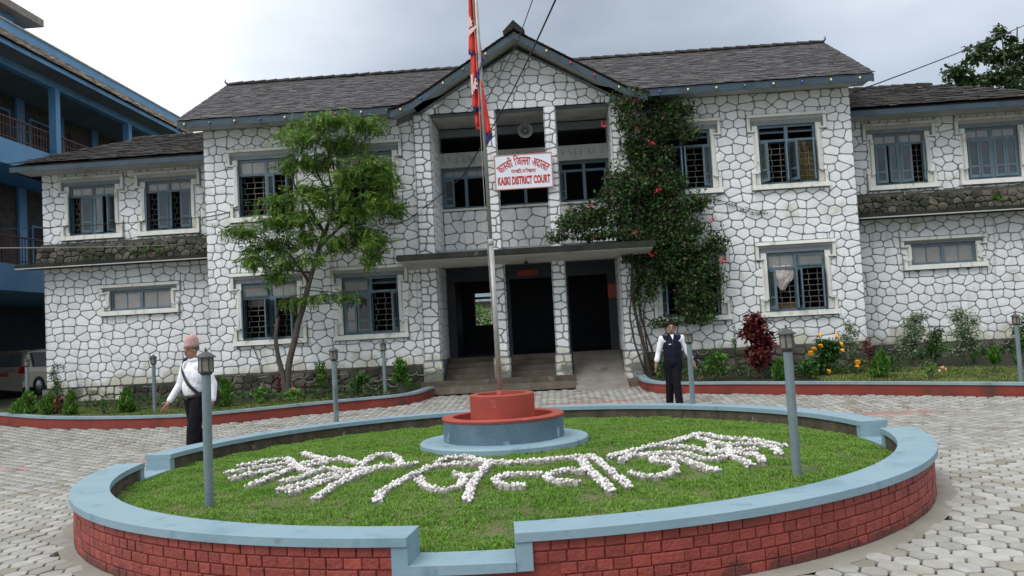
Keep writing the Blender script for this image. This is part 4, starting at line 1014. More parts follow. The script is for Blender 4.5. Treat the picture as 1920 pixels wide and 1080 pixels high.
tracery(-7.8, -2.8, 0.45, 0.98, lambda z: -0.14, 30, 3); tracery(2.8, 7.8, 0.4, 0.98, lambda z: -0.14, 20, 4); tracery(8.0, 12.6, 0.3, 0.82, lambda z: 0.97, 18, 5); tracery(-11, -8.0, 0.35, 0.84, lambda z: 0.97, 14, 6)

# --- roofs
SL = []; SW = []; SG = []
YE, ZE, YR, ZR = -0.75, 7.20, 2.6, 9.06; mR = (ZR-ZE)/(YR-YE); thR = math.atan(mR)
VX = 8.32
def slate_T(o, ux, us, w_, l_, th=0.012, tilt=0.05):
    """o: centre of lower edge; ux: along eave; us: up slope"""
    un = ux.cross(us).normalized()
    if un.z < 0: un = -un
    us2 = (us-un*tilt).normalized(); un2 = (un+us*tilt).normalized()
    hw = w_/2
    off = un*(tilt*l_*1.0+0.006)
    p = [o+off-ux*hw, o+off+ux*hw, o+off+ux*hw+us2*l_, o+off-ux*hw+us2*l_]
    return p+[q+un2*th for q in p]
def add_slates(lst, origin, ux, us, width, length, expo, w_, inside, tilt=0.05, thj=0.4, sag=0.0):
    nrow = int(length/expo)+1
    for r_ in range(nrow):
        s = r_*expo; x = 0.0; first = rnd.uniform(0.4, 1.0)
        while x < width:
            ww = min(w_*rnd.uniform(0.75, 1.25)*first, width-x+rnd.uniform(0, 0.02)); first = 1.0; xc = x+ww/2
            c_ = origin+ux*xc+us*s
            if 0 < xc < width and s < length and inside(c_):
                v = slate_T(c_+us*rnd.uniform(-0.02, 0.02), ux, us, ww-0.006, expo*1.55, 0.011*rnd.uniform(0.7, 1.6), tilt*rnd.uniform(0.7, 1.5))
                lst.append((r_, v))
            x += ww
FACES = [(0, 3, 2, 1), (4, 5, 6, 7), (0, 1, 5, 4), (1, 2, 6, 5), (2, 3, 7, 6), (3, 0, 4, 7)]
us = Vector((0, math.cos(thR), math.sin(thR))); ux = Vector((1, 0, 0)); LR = math.hypot(YR-YE, ZR-ZE)
add_slates(SL, Vector((-VX, YE, ZE+0.01)), ux, us, 2*VX, LR, 0.118, 0.21, lambda p: p.z > G(p.x)+0.02)
for s in (-1, 1):
    # gable slopes
    th = math.atan(0.60); ug = Vector((-s*math.cos(th), 0, math.sin(th))); lst = []
    add_slates(SG, Vector((s*2.55, -0.80, 7.29+0.012)), Vector((0, 1, 0)), ug, 3.6, 2.55/math.cos(th), 0.145, 0.24, lambda p: p.z > ZE+mR*(p.y-YE)-0.02 or p.y < YE+(p.z-ZE)/mR)
    th2 = math.atan(0.34); ug2 = Vector((-s*math.cos(th2), 0, math.sin(th2)))
    add_slates(SG, Vector((s*3.12, -0.80, 7.29-0.34*0.57+0.012)), Vector((0, 1, 0)), ug2, 0.5, 0.57/math.cos(th2), 0.145, 0.24, lambda p: True)
# wings
WE_Y, WE_Z, WR_Y, WR_Z = 0.25, 6.63, 2.6, 7.70; mW = (WR_Z-WE_Z)/(WR_Y-WE_Y); LW = math.hypot(WR_Y-WE_Y, WR_Z-WE_Z); thW = math.atan(mW)
usW = Vector((0, math.cos(thW), math.sin(thW)))
for s in (-1, 1):
    x0_ = XM+0.01 if s > 0 else -13.25
    add_slates(SW, Vector((x0_, WE_Y, WE_Z+0.012)), ux, usW, 13.25-XM-0.01, LW, 0.17, 0.27, lambda p: abs(p.x) < 13.25-(p.y-WE_Y), 0.09)
def emit_slates(lst, n, nm, m, snm):
    lst.sort(key=lambda t: t[0])
    for r_, v in lst[:n]: MB().raw(v, FACES, m).build(nm, court)
    mb = MB()
    for r_, v in lst[n:]: mb.raw(v, FACES, m)
    if lst[n:]: mb.build(snm, court, kind='stuff')
emit_slates(SL, 200, 'slate', 'slate', 'slates'); emit_slates(SW, 100, 'wing_slate', 'slatewing', 'wing_slates'); emit_slates(SG, 0, 'slate', 'slatewing', 'gable_slates')
b = MB()   # boarding under the slates
def sheet(b, pts, m): b.face(pts, m)
xg = 3.12
def YV(x): return YE+(G(x)-ZE)/mR
b.face([(-VX, YE, ZE-0.015), (-3.05, YE, ZE-0.015), (0, YV(0), G(0)-0.015), (0, YR, ZR-0.015), (-VX, YR, ZR-0.015)], 'slatewing')
b.face([(3.05, YE, ZE-0.015), (VX, YE, ZE-0.015), (VX, YR, ZR-0.015), (0, YR, ZR-0.015), (0, YV(0), G(0)-0.015)], 'slatewing')
b.face([(-VX, YR, ZR-0.015), (VX, YR, ZR-0.015), (VX, 6.1, ZR-0.015-mR*3.5), (-VX, 6.1, ZR-0.015-mR*3.5)], 'slatewing')
b.build('roof', court)
b = MB()
for s in (-1, 1):
    b.face([(0, -0.80, G(0)-0.03), (s*2.55, -0.80, G(2.55)-0.03), (s*2.55, YV(2.55), G(2.55)-0.03), (0, YV(0), G(0)-0.03)], 'soffit'); b.face([(s*2.55, -0.80, G(2.55)-0.03), (s*3.12, -0.80, G(3.12)-0.03), (s*3.12, 0.2, G(3.12)-0.03), (s*2.55, 0.2, G(2.55)-0.03)], 'soffit')
b.build('gable_roof', court)
b = MB()
for s in (-1, 1):
    e = s*13.25; r_ = s*(13.25-(WR_Y-WE_Y)); q = s*(XM+0.005)
    b.face([(q, WE_Y, WE_Z-0.02), (e, WE_Y, WE_Z-0.02), (r_, WR_Y, WR_Z-0.02), (q, WR_Y, WR_Z-0.02)], 'slatewing')
    b.face([(e, WE_Y, WE_Z-0.02), (e, 5.0+2*0.4, WE_Z-0.02), (r_, WR_Y+0.6, WR_Z-0.02), (r_, WR_Y, WR_Z-0.02)], 'slatewing')
    b.face([(q, WR_Y, WR_Z-0.02), (r_, WR_Y, WR_Z-0.02), (r_, WR_Y+0.6, WR_Z-0.02), (e, 5.8, WE_Z-0.02), (q, 5.8, WE_Z-0.02)], 'slatewing')
    b.build('wing_roof', court); b = MB()
# fascias, soffits, verges
for x0_, x1_ in ((-VX+0.04, -3.03), (3.03, VX-0.02)):
    MB().box(x0_, x1_, -0.745, -0.715, 7.035, 7.205, 'bluefascia').build('fascia', court)
    MB().box(x0_, x1_, -0.714, -0.001, 7.125, 7.140, 'soffit').build('eave_soffit', court)
for s in (-1, 1):
    b = MB(); P = [(0, G(0)), (s*2.55, G(2.55)), (s*3.06, G(3.06))]
    for (xa, za), (xb, zb) in zip(P, P[1:]): b.prism([(xa, -0.79, za-0.045), (xb, -0.79, zb-0.045), (xb, -0.79, zb-0.20), (xa, -0.79, za-0.20)], (0, 0.03, 0), 'bluefascia')
    b.build('gable_fascia', court)
    b = MB(); b.prism([(s*(VX-0.03), YE, ZE-0.03), (s*(VX-0.03), YR, ZR-0.03), (s*(VX-0.03), 6.05, ZR-0.03-mR*3.45), (s*(VX-0.03), 6.05, ZR-0.19-mR*3.45), (s*(VX-0.03), YR, ZR-0.19), (s*(VX-0.03), YE, ZE-0.19)], (-s*0.03, 0, 0), 'bluefascia'); b.build('verge_board', court)
    b = MB(); b.box(*sorted((s*(XM+0.02), s*13.2)), 0.27, 0.30, 6.46, 6.60, 'bluefascia'); b.box(*sorted((s*13.17, s*13.2)), 0.301, 5.7, 6.46, 6.60, 'bluefascia'); b.build('wing_fascia', court)
    MB().box(*sorted((s*(XM+0.02), s*13.16)), 0.301, WY-0.002, 6.50, 6.52, 'soffit').build('eave_soffit', court)
MB().prism([(-0.26, -0.86, 8.80), (0, -0.86, 9.06), (0.26, -0.86, 8.80), (0.20, -0.86, 8.72), (0, -0.86, 8.86), (-0.20, -0.86, 8.72)], (0, 0.5, 0), 'slatewing').build('apex_cap', court)
x = -VX+0.1
while x < VX-0.1:
    if abs(x) > 1.0:
        l_ = 0.34; T = Matrix.Translation((x+l_/2, YR, ZR+0.035)) @ Matrix.Rotation(R(-4 if x < 0 else 4), 4, 'Y')
        v = []; n = 6
        for e in (-l_/2-0.03, l_/2+0.03):
            for i in range(n+1):
                t_ = math.pi*i/n; v.append(T @ Vector((e, 0.105*math.cos(t_), 0.085*math.sin(t_)-0.02)))
        f = [(i, i+1, n+2+i, n+1+i) for i in range(n)]+[tuple(range(n, -1, -1)), tuple(range(n+1, 2*n+2))]
        MB().raw(v, f, 'slatewing').build('ridge_tile', court)
    x += 0.33
for s in (-1, 1):
    MB().tube([(s*(VX-0.2), YR, ZR+0.03), (s*(VX-0.02), YR, ZR+0.05), (s*(VX+0.06), YR, ZR+0.13), (s*(VX+0.03), YR, ZR+0.20)], [0.05, 0.035, 0.02, 0.012], 'slatewing', 6).build('ridge_finial', court)
for s in (-1, 1):
    x = XM+0.1
    while x < 10.8:
        v = []; n = 5; l_ = 0.34; T = Matrix.Translation((s*(x+l_/2), WR_Y, WR_Z+0.03)) @ Matrix.Rotation(R(4*s), 4, 'Y')
        for e in (-l_/2-0.03, l_/2+0.03):
            for i in range(n+1):
                t_ = math.pi*i/n; v.append(T @ Vector((e, 0.10*math.cos(t_), 0.08*math.sin(t_)-0.02)))
        MB().raw(v, [(i, i+1, n+2+i, n+1+i) for i in range(n)]+[tuple(range(n, -1, -1)), tuple(range(n+1, 2*n+2))], 'slatewing').build('ridge_tile', court)
        x += 0.33
# fairy-light bulbs along eaves and gable
bm2 = {}
for c_ in 'YBRG': bm2[c_] = MB().ell((0, 0, 0), (0.026, 0.026, 0.032), 'bulb'+c_, 8, 6).mesh('bulb', True)
seq = 'YGYBYYRYGBY'; k = 0
for x in [-8.1+0.62*i for i in range(9)]+[3.35+0.66*i for i in range(8)]:
    link('bulb', bm2[seq[k % 11]], court, (x, -0.77, 7.12)); k += 1
for x in (-2.8, -2.3, -1.75, -1.25, -0.7, 0.75, 1.3, 1.85, 2.4): link('bulb', bm2['BYGYYRRYY'[k % 9]], court, (x, -0.815, G(x)-0.10)); k += 1
# climbing ferns on mossy ledges

# ============================================================ THINGS ON THE BUILDING
def text_piece(body, size, loc, rot, parent, m, name, ext=0.004, sx=1.0, cutx=None, bold=0.0, shear=0):
    cu = bpy.data.curves.new('text', 'FONT'); cu.body = body; cu.size = size; cu.extrude = ext; cu.offset = bold; cu.resolution_u = 3
    o = bpy.data.objects.new('text', cu); C.objects.link(o)
    bpy.context.view_layer.update()
    dg = bpy.context.evaluated_depsgraph_get(); me = bpy.data.meshes.new_from_object(o.evaluated_get(dg)); bpy.data.objects.remove(o)
    if len(me.vertices) == 0: return None, 0
    if cutx:   # drop the right-hand stem: half form of a letter
        xs_ = [v.co.x for v in me.vertices]; x1_ = max(xs_); x0_ = min(xs_); cut = x0_+(x1_-x0_)*cutx
        bm = bmesh.new(); bm.from_mesh(me); bmesh.ops.bisect_plane(bm, geom=bm.verts[:]+bm.edges[:]+bm.faces[:], plane_co=(cut, 0, 0), plane_no=(1, 0, 0), clear_outer=True); bm.to_mesh(me); bm.free()
    me.materials.clear(); me.materials.append(MT[m])
    q = link(name, me, parent, loc); q.rotation_euler = rot; q.scale = (sx, 1, 1)
    return q, 0
def text_w(body, size, bold=0.0):
    cu = bpy.data.curves.new('t', 'FONT'); cu.body = body; cu.size = size; o = bpy.data.objects.new('t', cu); C.objects.link(o); bpy.context.view_layer.update()
    dg = bpy.context.evaluated_depsgraph_get(); me = bpy.data.meshes.new_from_object(o.evaluated_get(dg)); bpy.data.objects.remove(o)
    if not len(me.vertices): return 0, 0
    xs_ = [v.co.x for v in me.vertices]; return min(xs_), max(xs_)
sg = thing('court_signboard', 'white signboard with red Nepali and English lettering fixed between the balcony pillars', 'sign', (0.035, -0.26, 5.13))
SWD, SHT = 1.36, 0.81
b = MB(); b.box(-SWD/2, SWD/2, -0.012, 0.02, 0, SHT, 'signwhite'); b.build('board', sg)
b = MB(); t_ = 0.022
b.box(-SWD/2-t_, SWD/2+t_, -0.022, 0.025, -t_, -0.001, 'signframe'); b.box(-SWD/2-t_, SWD/2+t_, -0.022, 0.025, SHT+0.001, SHT+t_, 'signframe'); b.box(-SWD/2-t_, -SWD/2-0.001, -0.022, 0.025, 0, SHT, 'signframe'); b.box(SWD/2+0.001, SWD/2+t_, -0.022, 0.025, 0, SHT, 'signframe'); b.build('sign_frame', sg)
b = MB(); 
for xx in (-0.5, 0.5): b.box(xx-0.02, xx+0.02, 0.026, 0.14, 0.1, 0.14, 'steel'); b.box(xx-0.02, xx+0.02, 0.026, 0.14, 0.66, 0.70, 'steel')
b.build('bracket', sg)
# English line
x0_, x1_ = text_w('KASKI DISTRICT COURT', 0.26); sxx = (SWD-0.10)/(x1_-x0_)
text_piece('KASKI DISTRICT COURT', 0.26, (-SWD/2+0.05-x0_*sxx, -0.016, 0.105), (R(90), 0, 0), sg, 'signred', 'lettering', 0.002, sxx, bold=0.011)
# Nepali name on an arch, letter by letter; (glyphs, relative width, cut)
def arch(items, size, rad, zc_, total, m, bd=0.0045):
    ws_ = []
    for g, ov, cut in items:
        if g == ' ': ws_.append((0, 0.11)); continue
        a, c_ = text_w(g, size); wd = (c_-a)
        if cut: wd *= cut
        ws_.append((a, wd*ov))
    tot = sum(w_ for _, w_ in ws_); sc = total/tot; s = -total/2
    for (g, ov, cut), (a, wd) in zip(items, ws_):
        if g != ' ':
            s0 = s
            if g == '\u0940': s = s-wd*sc*0.95
            ang = s/rad; 
            pos = Vector((rad*math.sin(ang), -0.016, zc_+rad*math.cos(ang)-rad))
            ang2 = (s0+wd*sc*(0.2 if g == '\u0940' else 0.5))/rad
            u = Vector((math.cos(ang2), 0, -math.sin(ang2))); n_ = Vector((math.sin(ang2), 0, math.cos(ang2)))
            M3 = Matrix((u*sc, n_, Vector((0, -1, 0)))).transposed()
            p = pos-u*(a*sc)-n_*0.0
            q, _ = text_piece(g, size, (0, 0, 0), (0, 0, 0), sg, m, 'lettering', 0.002, 1.0, cut, bold=bd)
            s = s0
            if q:
                Mx = M3.to_4x4(); Mx.translation = p-n_*(size*0.42); q.matrix_local = Mx
        s += wd*sc
K = [('\u0915', 1, None), ('\u093e', 1, None), ('\u0938', 1, 0.70), ('\u0915', 1, None), ('\u0940', .5, None), (' ', 1, None),
     ('\u093f', .5, None), ('\u091c', 1, None), ('\u0932', 1, 0.74), ('\u0932', 1, None), ('\u093e', 1, None), (' ', 1, None),
     ('\u0905', 1, None), ('\u0926', 1, None), ('\u093e', 1, None), ('\u0932', 1, None), ('\u0924', 1, None)]
arch(K, 0.285, 0.98, 0.69, 1.34, 'signred')
arch([('\u092a', 1, None), ('\u093e', 1, None), ('\u0930', .6, None), ('\u0926', 1, None), ('\u0940', .5, None), (',', 1.6, None), ('\u092a', 1, None), ('\u094b', 1, None), ('\u0916', 1, None), ('\u0930', 1, None), ('\u093e', 1, None)], 0.12, 40, 0.425, 0.60, 'signred', 0.002)

hs = thing('horn_loudspeaker', 'grey horn loudspeaker hung under the balcony ceiling above the signboard', 'loudspeaker', (0.11, 0.55, 6.72))
M90 = Matrix.Rotation(R(90), 4, 'X')
b = MB(); b.lathe([(0.025, -0.30), (0.05, -0.28), (0.055, -0.18), (0.045, -0.16)], 'horn', 16); 
b.v = [M90 @ Vector(p) for p in b.v]; b.build('driver', hs, smooth=True)
b = MB(); b.lathe([(0.045, -0.16), (0.06, -0.10), (0.10, -0.03), (0.18, 0.03), (0.195, 0.035), (0.19, 0.028), (0.10, -0.04), (0.05, -0.10)], 'horn', 28, close=True); b.v = [M90 @ Vector(p) for p in b.v]; b.build('horn', hs, smooth=True)
b = MB(); b.lathe([(0.0, 0.0), (0.035, -0.01), (0.06, -0.05), (0.04, -0.09)], 'horn', 16); b.v = [M90 @ Vector(p) for p in b.v]; b.build('reflector', hs, smooth=True)
MB().box(-0.012, 0.012, 0.10, 0.13, 0.04, 0.41, 'steel').build('bracket', hs)
ps = thing('ceiling_lamp', 'small dark hanging lamp under the entrance canopy soffit', 'lamp', (-0.01, -0.8, 3.30))
MB().tube([(0, 0, -0.03), (0, 0, 0.07)], 0.008, 'wire', 6).build('stem', ps); MB().lathe([(0.02, 0.01), (0.065, -0.03), (0.055, -0.045), (0.01, -0.06)], 'wire', 14).build('shade', ps, smooth=True)
o = MB(); o.box(-0.26, 0.26, -0.01, 0.01, 0, 0.15, 'redpaint'); tag(o.build('hall_sign', None, (-0.06, 1.47, 3.12)), 'dull red board above the middle entrance doorway', 'sign')
o = MB(); o.box(-0.11, 0.11, -0.01, 0.01, 0, 0.36, 'redpaint'); tag(o.build('notice_board', None, (2.10, 1.47, 2.42)), 'dull red notice board beside the right entrance doorway', 'notice board')
b = MB()
for i in range(9):
    for j in range(9): pass
def blobcloth():
    v = []; f = []; nx, nz = 16, 14
    for j in range(nz+1):
        for i in range(nx+1):
            u = i/nx*2-1; w_ = j/nz; width = 0.31*math.sin(min(1, 0.25+w_)*math.pi*0.5)*(1.0 if w_ > 0.5 else 0.35+1.3*w_)
            n_ = noise.noise(Vector((u*2.2, w_*3, 4)))
            v.append((u*width+0.03*n_, 0.06*n_-0.03*math.cos(u*1.5)+0.03*noise.noise(Vector((u*6, w_*7, 9))), w_*0.60+0.04*noise.noise(Vector((u*3, 2, w_)))))
    for j in range(nz):
        for i in range(nx): f.append((j*(nx+1)+i, j*(nx+1)+i+1, (j+1)*(nx+1)+i+1, (j+1)*(nx+1)+i))
    return v, f
v, f = blobcloth(); o = MB().raw(v, f, 'cloth').build('hung_cloth', None, (win['RL2'][0]+0.60, 0.10, win['RL2'][2]+0.62), smooth=True); tag(o, 'crumpled pale cloth bundle hanging in the lower right window', 'cloth')
md = o.modifiers.new('thickness', 'SOLIDIFY'); md.thickness = 0.012
o = MB().tube([(0.06*math.cos(t_*0.5), 0, 0.10*math.sin(t_*0.5)) for t_ in range(14)], 0.012, 'wire', 6).build('cable_coil', None, (-3.53, -0.05, 4.58)); tag(o, 'coil of black cable hanging on the wall left of the balcony', 'cable coil')

# cables
def cable(pts, r, label, m='wire', sag=0.0, name='overhead_cable'):
    P = []
    for (a, c_) in zip(pts, pts[1:]):
        a = Vector(a); c_ = Vector(c_)
        for i in range(10):
            u = i/10; p = a.lerp(c_, u); p.z -= sag*4*u*(1-u); P.append(p)
    P.append(Vector(pts[-1])); o0 = P[0]
    o = MB().tube([p-o0 for p in P], r, m, 6).build(name, None, o0, smooth=True); tag(o, label, 'cable')
cable([(1.30, -12.0, 6.2), (0.96, -10.0, 6.0), (-0.08, -3, 6.62), (-1.44, -0.3, 5.51), (-2.88, -0.06, 4.56), (-3.45, -0.04, 4.50)], 0.013, 'thick black cable running down from the sky past the gable to the wall', sag=0.03)
cable([(1.35, -12.0, 6.9), (0.2, -5, 7.05), (-0.74, -0.82, 7.16)], 0.008, 'thin black cable behind the thick one, ending under the gable eave', sag=0.02)
cable([(8.09, 0.05, 7.0), (18.93, 12, 12.23), (24, 18, 15.0)], 0.016, 'black cable rising to the right from the roof corner towards the tree', sag=0.05)
cable([(-14.5, -14, 3.3), (-9.21, -6.0, 3.66), (-8.75, 0.9, 4.40)], 0.012, 'lower pale cable crossing the blue building to the left wing', 'wirepale', 0.02)
cable([(-16, -9, 4.5), (-11.25, -3, 4.48), (-7.98, -0.03, 4.95), (-6.9, -0.03, 5.15)], 0.008, 'thin dark cable crossing the left wing windows to the main wall', 'wire', 0.03)
cable([(-6.9, -0.05, 1.75), (-6.75, -0.06, 1.3), (-6.55, -0.2, 0.6)], 0.010, 'black cable hanging down the wall under the lower left window', 'wire', 0.0)

# ============================================================ KERBS AND BEDS
def sweep(path, w_, z0f, z1f, m, name, parent, off=0.0, bev=False):
    P = smooth_path([(x, y, 0) for x, y in path], 6); n = len(P); b = MB(); v = []; f = []
    for i in range(n):
        d = (P[min(i+1, n-1)]-P[max(i-1, 0)]).normalized(); nn = Vector((-d.y, d.x, 0)); a = P[i]+nn*off; c_ = P[i]+nn*(off+w_); g = zg(P[i].y)
        v += [(a.x, a.y, g+z0f), (a.x, a.y, g+z1f), (c_.x, c_.y, g+z1f), (c_.x, c_.y, g+z0f)]
    for i in range(n-1):
        for j in range(4): f.append((i*4+j, (i+1)*4+j, (i+1)*4+(j+1) % 4, i*4+(j+1) % 4))
    f += [(0, 1, 2, 3), tuple((n-1)*4+j for j in (3, 2, 1, 0))]
    b.raw(v, f, m); return b.build(name, parent)
t = thing('garden_kerb', 'low curved red kerb wall with grey blue top round the left flower bed', 'kerb', (-8.8, -3.3, zg(-3.3)))
Z0 = t.location.copy()
def reparent(o, t): o.location = -t.location
for o in (sweep(KL, 0.14, -0.06, 0.185, 'kerbred', 'red_wall', t), sweep(KL, 0.20, 0.186, 0.235, 'kerbtop', 'coping', t, -0.03)): reparent(o, t)
t = thing('garden_kerb', 'low red kerb wall with grey blue top along the right flower bed', 'kerb', (6.3, -3.75, zg(-3.75)))
for o in (sweep(KR, 0.14, -0.06, 0.185, 'kerbred', 'red_wall', t), sweep(KR, 0.20, 0.186, 0.235, 'kerbtop', 'coping', t, -0.03)): reparent(o, t)
def bedz(x, y): return zg(y)+0.165+0.03*noise.noise(Vector((x, y, 0)))
for K_, xa, xb in ((KL, -23.5, -2.64), (KR, 2.66, 17)):
    b = MB(); n = 60
    for i in range(n):
        x0_ = xa+(xb-xa)*i/n; x1_ = xa+(xb-xa)*(i+1)/n
        for j in range(10):
            def pt(x, u):
                y0 = lerp_path(K_, x)+0.06; ye = 1.2; y = y0+(ye-y0)*u; return (x, y, bedz(x, y))
            b.face([pt(x0_, j/10), pt(x1_, j/10), pt(x1_, (j+1)/10), pt(x0_, (j+1)/10)], 'dirt')
    b.build('flower_bed', kind='structure', smooth=True)
def bs(K_, xa, xb, dep, d0=0.16):
    def f():
        while True:
            x = rnd.uniform(xa, xb); y = lerp_path(K_, x)+rnd.uniform(d0, dep)
            if y < -0.2 or (abs(x) > 8.1 and y < 0.9): return x, y
    return f
blades(36000, bs(KR, 6.0, 13.5, 3.4), bedz, 0.03, 0.09, 'bed_grass', 'grass2', 'yellowish grass strip in the right flower bed', 0.007, 1.3)
blades(22000, bs(KL, -13.0, -4.5, 1.7), bedz, 0.03, 0.09, 'bed_grass', 'grass2', 'short grass between the plants of the left flower bed', 0.007, 1.3)

# ============================================================ LAMP POSTS
def lamp(label, loc, h, rz=0.2, lean=(0, 0)):
    t = thing('garden_lamp', label, 'lamp post', loc, rz, 'garden lamp posts')
    ph = h-0.23
    MB().tube([(0, 0, -0.1), (0, 0, ph)], 0.040, 'lamppole', 14).build('pole', t, smooth=False)
    MB().lathe([(0.05, 0), (0.052, 0.012), (0.066, 0.02), (0.066, 0.03), (0.0, 0.03)], 'lampcap', 6, (0, 0, ph)).build('base_plate', t)
    for k in range(6):
        a0 = math.pi/3*k; a1 = a0+math.pi/3; r_ = 0.058
        p, q = Vector((r_*math.cos(a0), r_*math.sin(a0), 0)), Vector((r_*math.cos(a1), r_*math.sin(a1), 0))
        b = MB(); d = (q-p).normalized(); b.prism([p+d*0.006+Vector((0, 0, ph+0.034)), q-d*0.006+Vector((0, 0, ph+0.034)), q-d*0.006+Vector((0, 0, ph+0.150)), p+d*0.006+Vector((0, 0, ph+0.150))], (-d.y*-0.004, d.x*-0.004, 0), 'lampglass'); b.build('pane', t)
        MB().tube([(p.x*1.04, p.y*1.04, ph+0.03), (p.x*1.04, p.y*1.04, ph+0.152)], 0.0065, 'lampcap', 5).build('glazing_bar', t)
    b = MB(); b.lathe([(0.062, ph+0.150), (0.086, ph+0.152), (0.084, ph+0.162), (0.045, ph+0.190), (0.018, ph+0.205), (0.006, ph+0.212), (0.012, ph+0.222), (0.0, ph+0.245)], 'lampcap', 12); b.build('roof_cap', t)
    t.rotation_euler = (R(lean[0]), R(lean[1]), rz); return t
def gz(x, y): return zl(x, y)
lamp('grey lamp post in the lawn in front of the man with the pink cap', (-2.48, -13.13, gz(-2.48, -13.13)), 1.39, 0.3, (0, 0.6))
lamp('grey lamp post in the lawn, nearest one on the right, before the croton', (2.68, -12.89, gz(2.68, -12.89)), 1.32, 0.1, (0, -0.3))
lamp('grey lamp post at the back left rim of the round lawn', (-2.86, -7.45, gz(-2.86, -7.45)), 1.36, 0.5)
lamp('grey lamp post at the lawn rim beside the man in the navy vest', (2.64, -7.45, gz(2.64, -7.45)), 1.33, 0.2)
lamp('small grey lamp post beside the parked beige car, in the bed', (-11.9, -1.2, 0.42), 1.28)
lamp('grey lamp post in the flower bed between the white wing wall and the cap man', (-8.17, -2.55, bedz(-8.17, -2.55)), 1.27)
lamp('grey lamp post between the tree and the entrance steps, close to the wall', (-3.32, -1.55, bedz(-3.32, -1.55)), 1.24)
lamp('grey lamp post in the grass strip of the bed, farthest to the right', (8.93, -4.72, bedz(8.93, -4.72)), 1.30)

# ============================================================ PLANTS
LEAF_V = [(0, 0, 0), (0.5, 0.26, 0.05), (1.0, 0, -0.06), (0.5, -0.26, 0.05)]; LEAF_F = [(0, 1, 2, 3)]
def leaf_cloud(blobs, size, dens, droop=0.3, shell=0.55, aspect=1.0, tv=None, tf=None, up=0.0, seed=0):
    """blobs: (cx,cy,cz,rx,ry,rz,weight)"""
    r = np.random.default_rng(abs(seed)+5); PP = []
    for cx_, cy_, cz_, rx, ry, rz_, wgt in blobs:
        n = max(4, int(dens*wgt*(rx*ry*rz_)**(2/3)*12))
        d = r.normal(size=(n, 3)); d /= np.linalg.norm(d, axis=1)[:, None]; rad = (shell+(1-shell)*r.random(n))**1.0
        # uneven outline
        ph = r.uniform(0, 6, 3); bump = 1+0.16*np.sin(d[:, 0]*5+ph[0])+0.14*np.sin(d[:, 2]*6+ph[1])+0.12*np.sin(d[:, 1]*7+ph[2])
        PP.append(np.stack([cx_+d[:, 0]*rx*rad*bump, cy_+d[:, 1]*ry*rad*bump, cz_+d[:, 2]*rz_*rad*bump], 1))
    P = np.concatenate(PP); n = len(P)
    A = rotm(r.uniform(0, 2*np.pi, n), r.normal(droop, 0.5, n)-up, r.normal(0, 0.6, n))
    t = np.array(tv if tv is not None else LEAF_V, dtype=float)*np.array([1, aspect, 1])
    return scatter(t, tf or LEAF_F, P, A, size*r.uniform(0.6, 1.35, n))
def frond_template(npair=6, L=1.0, lw=0.12, ll=0.33):
    v = []; f = []
    for i in range(npair):
        u = (i+0.6)/npair; x = u*L; z = -0.28*u*u*L
        for s in (-1, 1):
            l = ll*(1-0.45*abs(u-0.45)); k = len(v)
            v += [(x, 0, z), (x+0.04+lw, s*l*0.5, z-0.03), (x+0.10, s*l, z-0.09), (x-lw*0.4+0.04, s*l*0.5, z-0.03)]; f.append((k, k+1, k+2, k+3))
    return v, f
FV, FF = frond_template()

# feathery tree left of the entrance
tx, ty, tz = -5.72, -1.0, 0.50
t = thing('feathery_tree', 'light green feathery tree with two dark trunks standing left of the entrance', 'tree', (tx, ty, tz))
def limb(pts, r0, r1, m, name, par, n=9, sm=5):
    P = smooth_path([Vector(p) for p in pts], sm); k = len(P); rr = [r0+(r1-r0)*(i/(k-1)) for i in range(k)]
    P = [p+Vector((noise.noise(p*2.3)*0.02, noise.noise(p*2.3+Vector((5, 0, 0)))*0.02, 0)) for p in P]
    return MB().tube(P, rr, m, n).build(name, par, smooth=True)
def Lc(x, y, z): return (x-tx, y-ty, z-tz)
limb([Lc(-5.72, -1.0, 0.3), Lc(-5.72, -1.0, 0.95), Lc(-5.55, -1.0, 1.7), Lc(-5.22, -1.05, 2.7), Lc(-4.95, -1.1, 3.5), Lc(-4.66, -1.15, 4.25)], 0.092, 0.045, 'bark', 'trunk', t)
limb([Lc(-5.76, -1.02, 0.32), Lc(-5.82, -1.05, 0.95), Lc(-5.93, -1.08, 1.5), Lc(-5.92, -1.1, 1.95), Lc(-5.85, -1.1, 2.35)], 0.07, 0.035, 'bark', 'trunk', t)
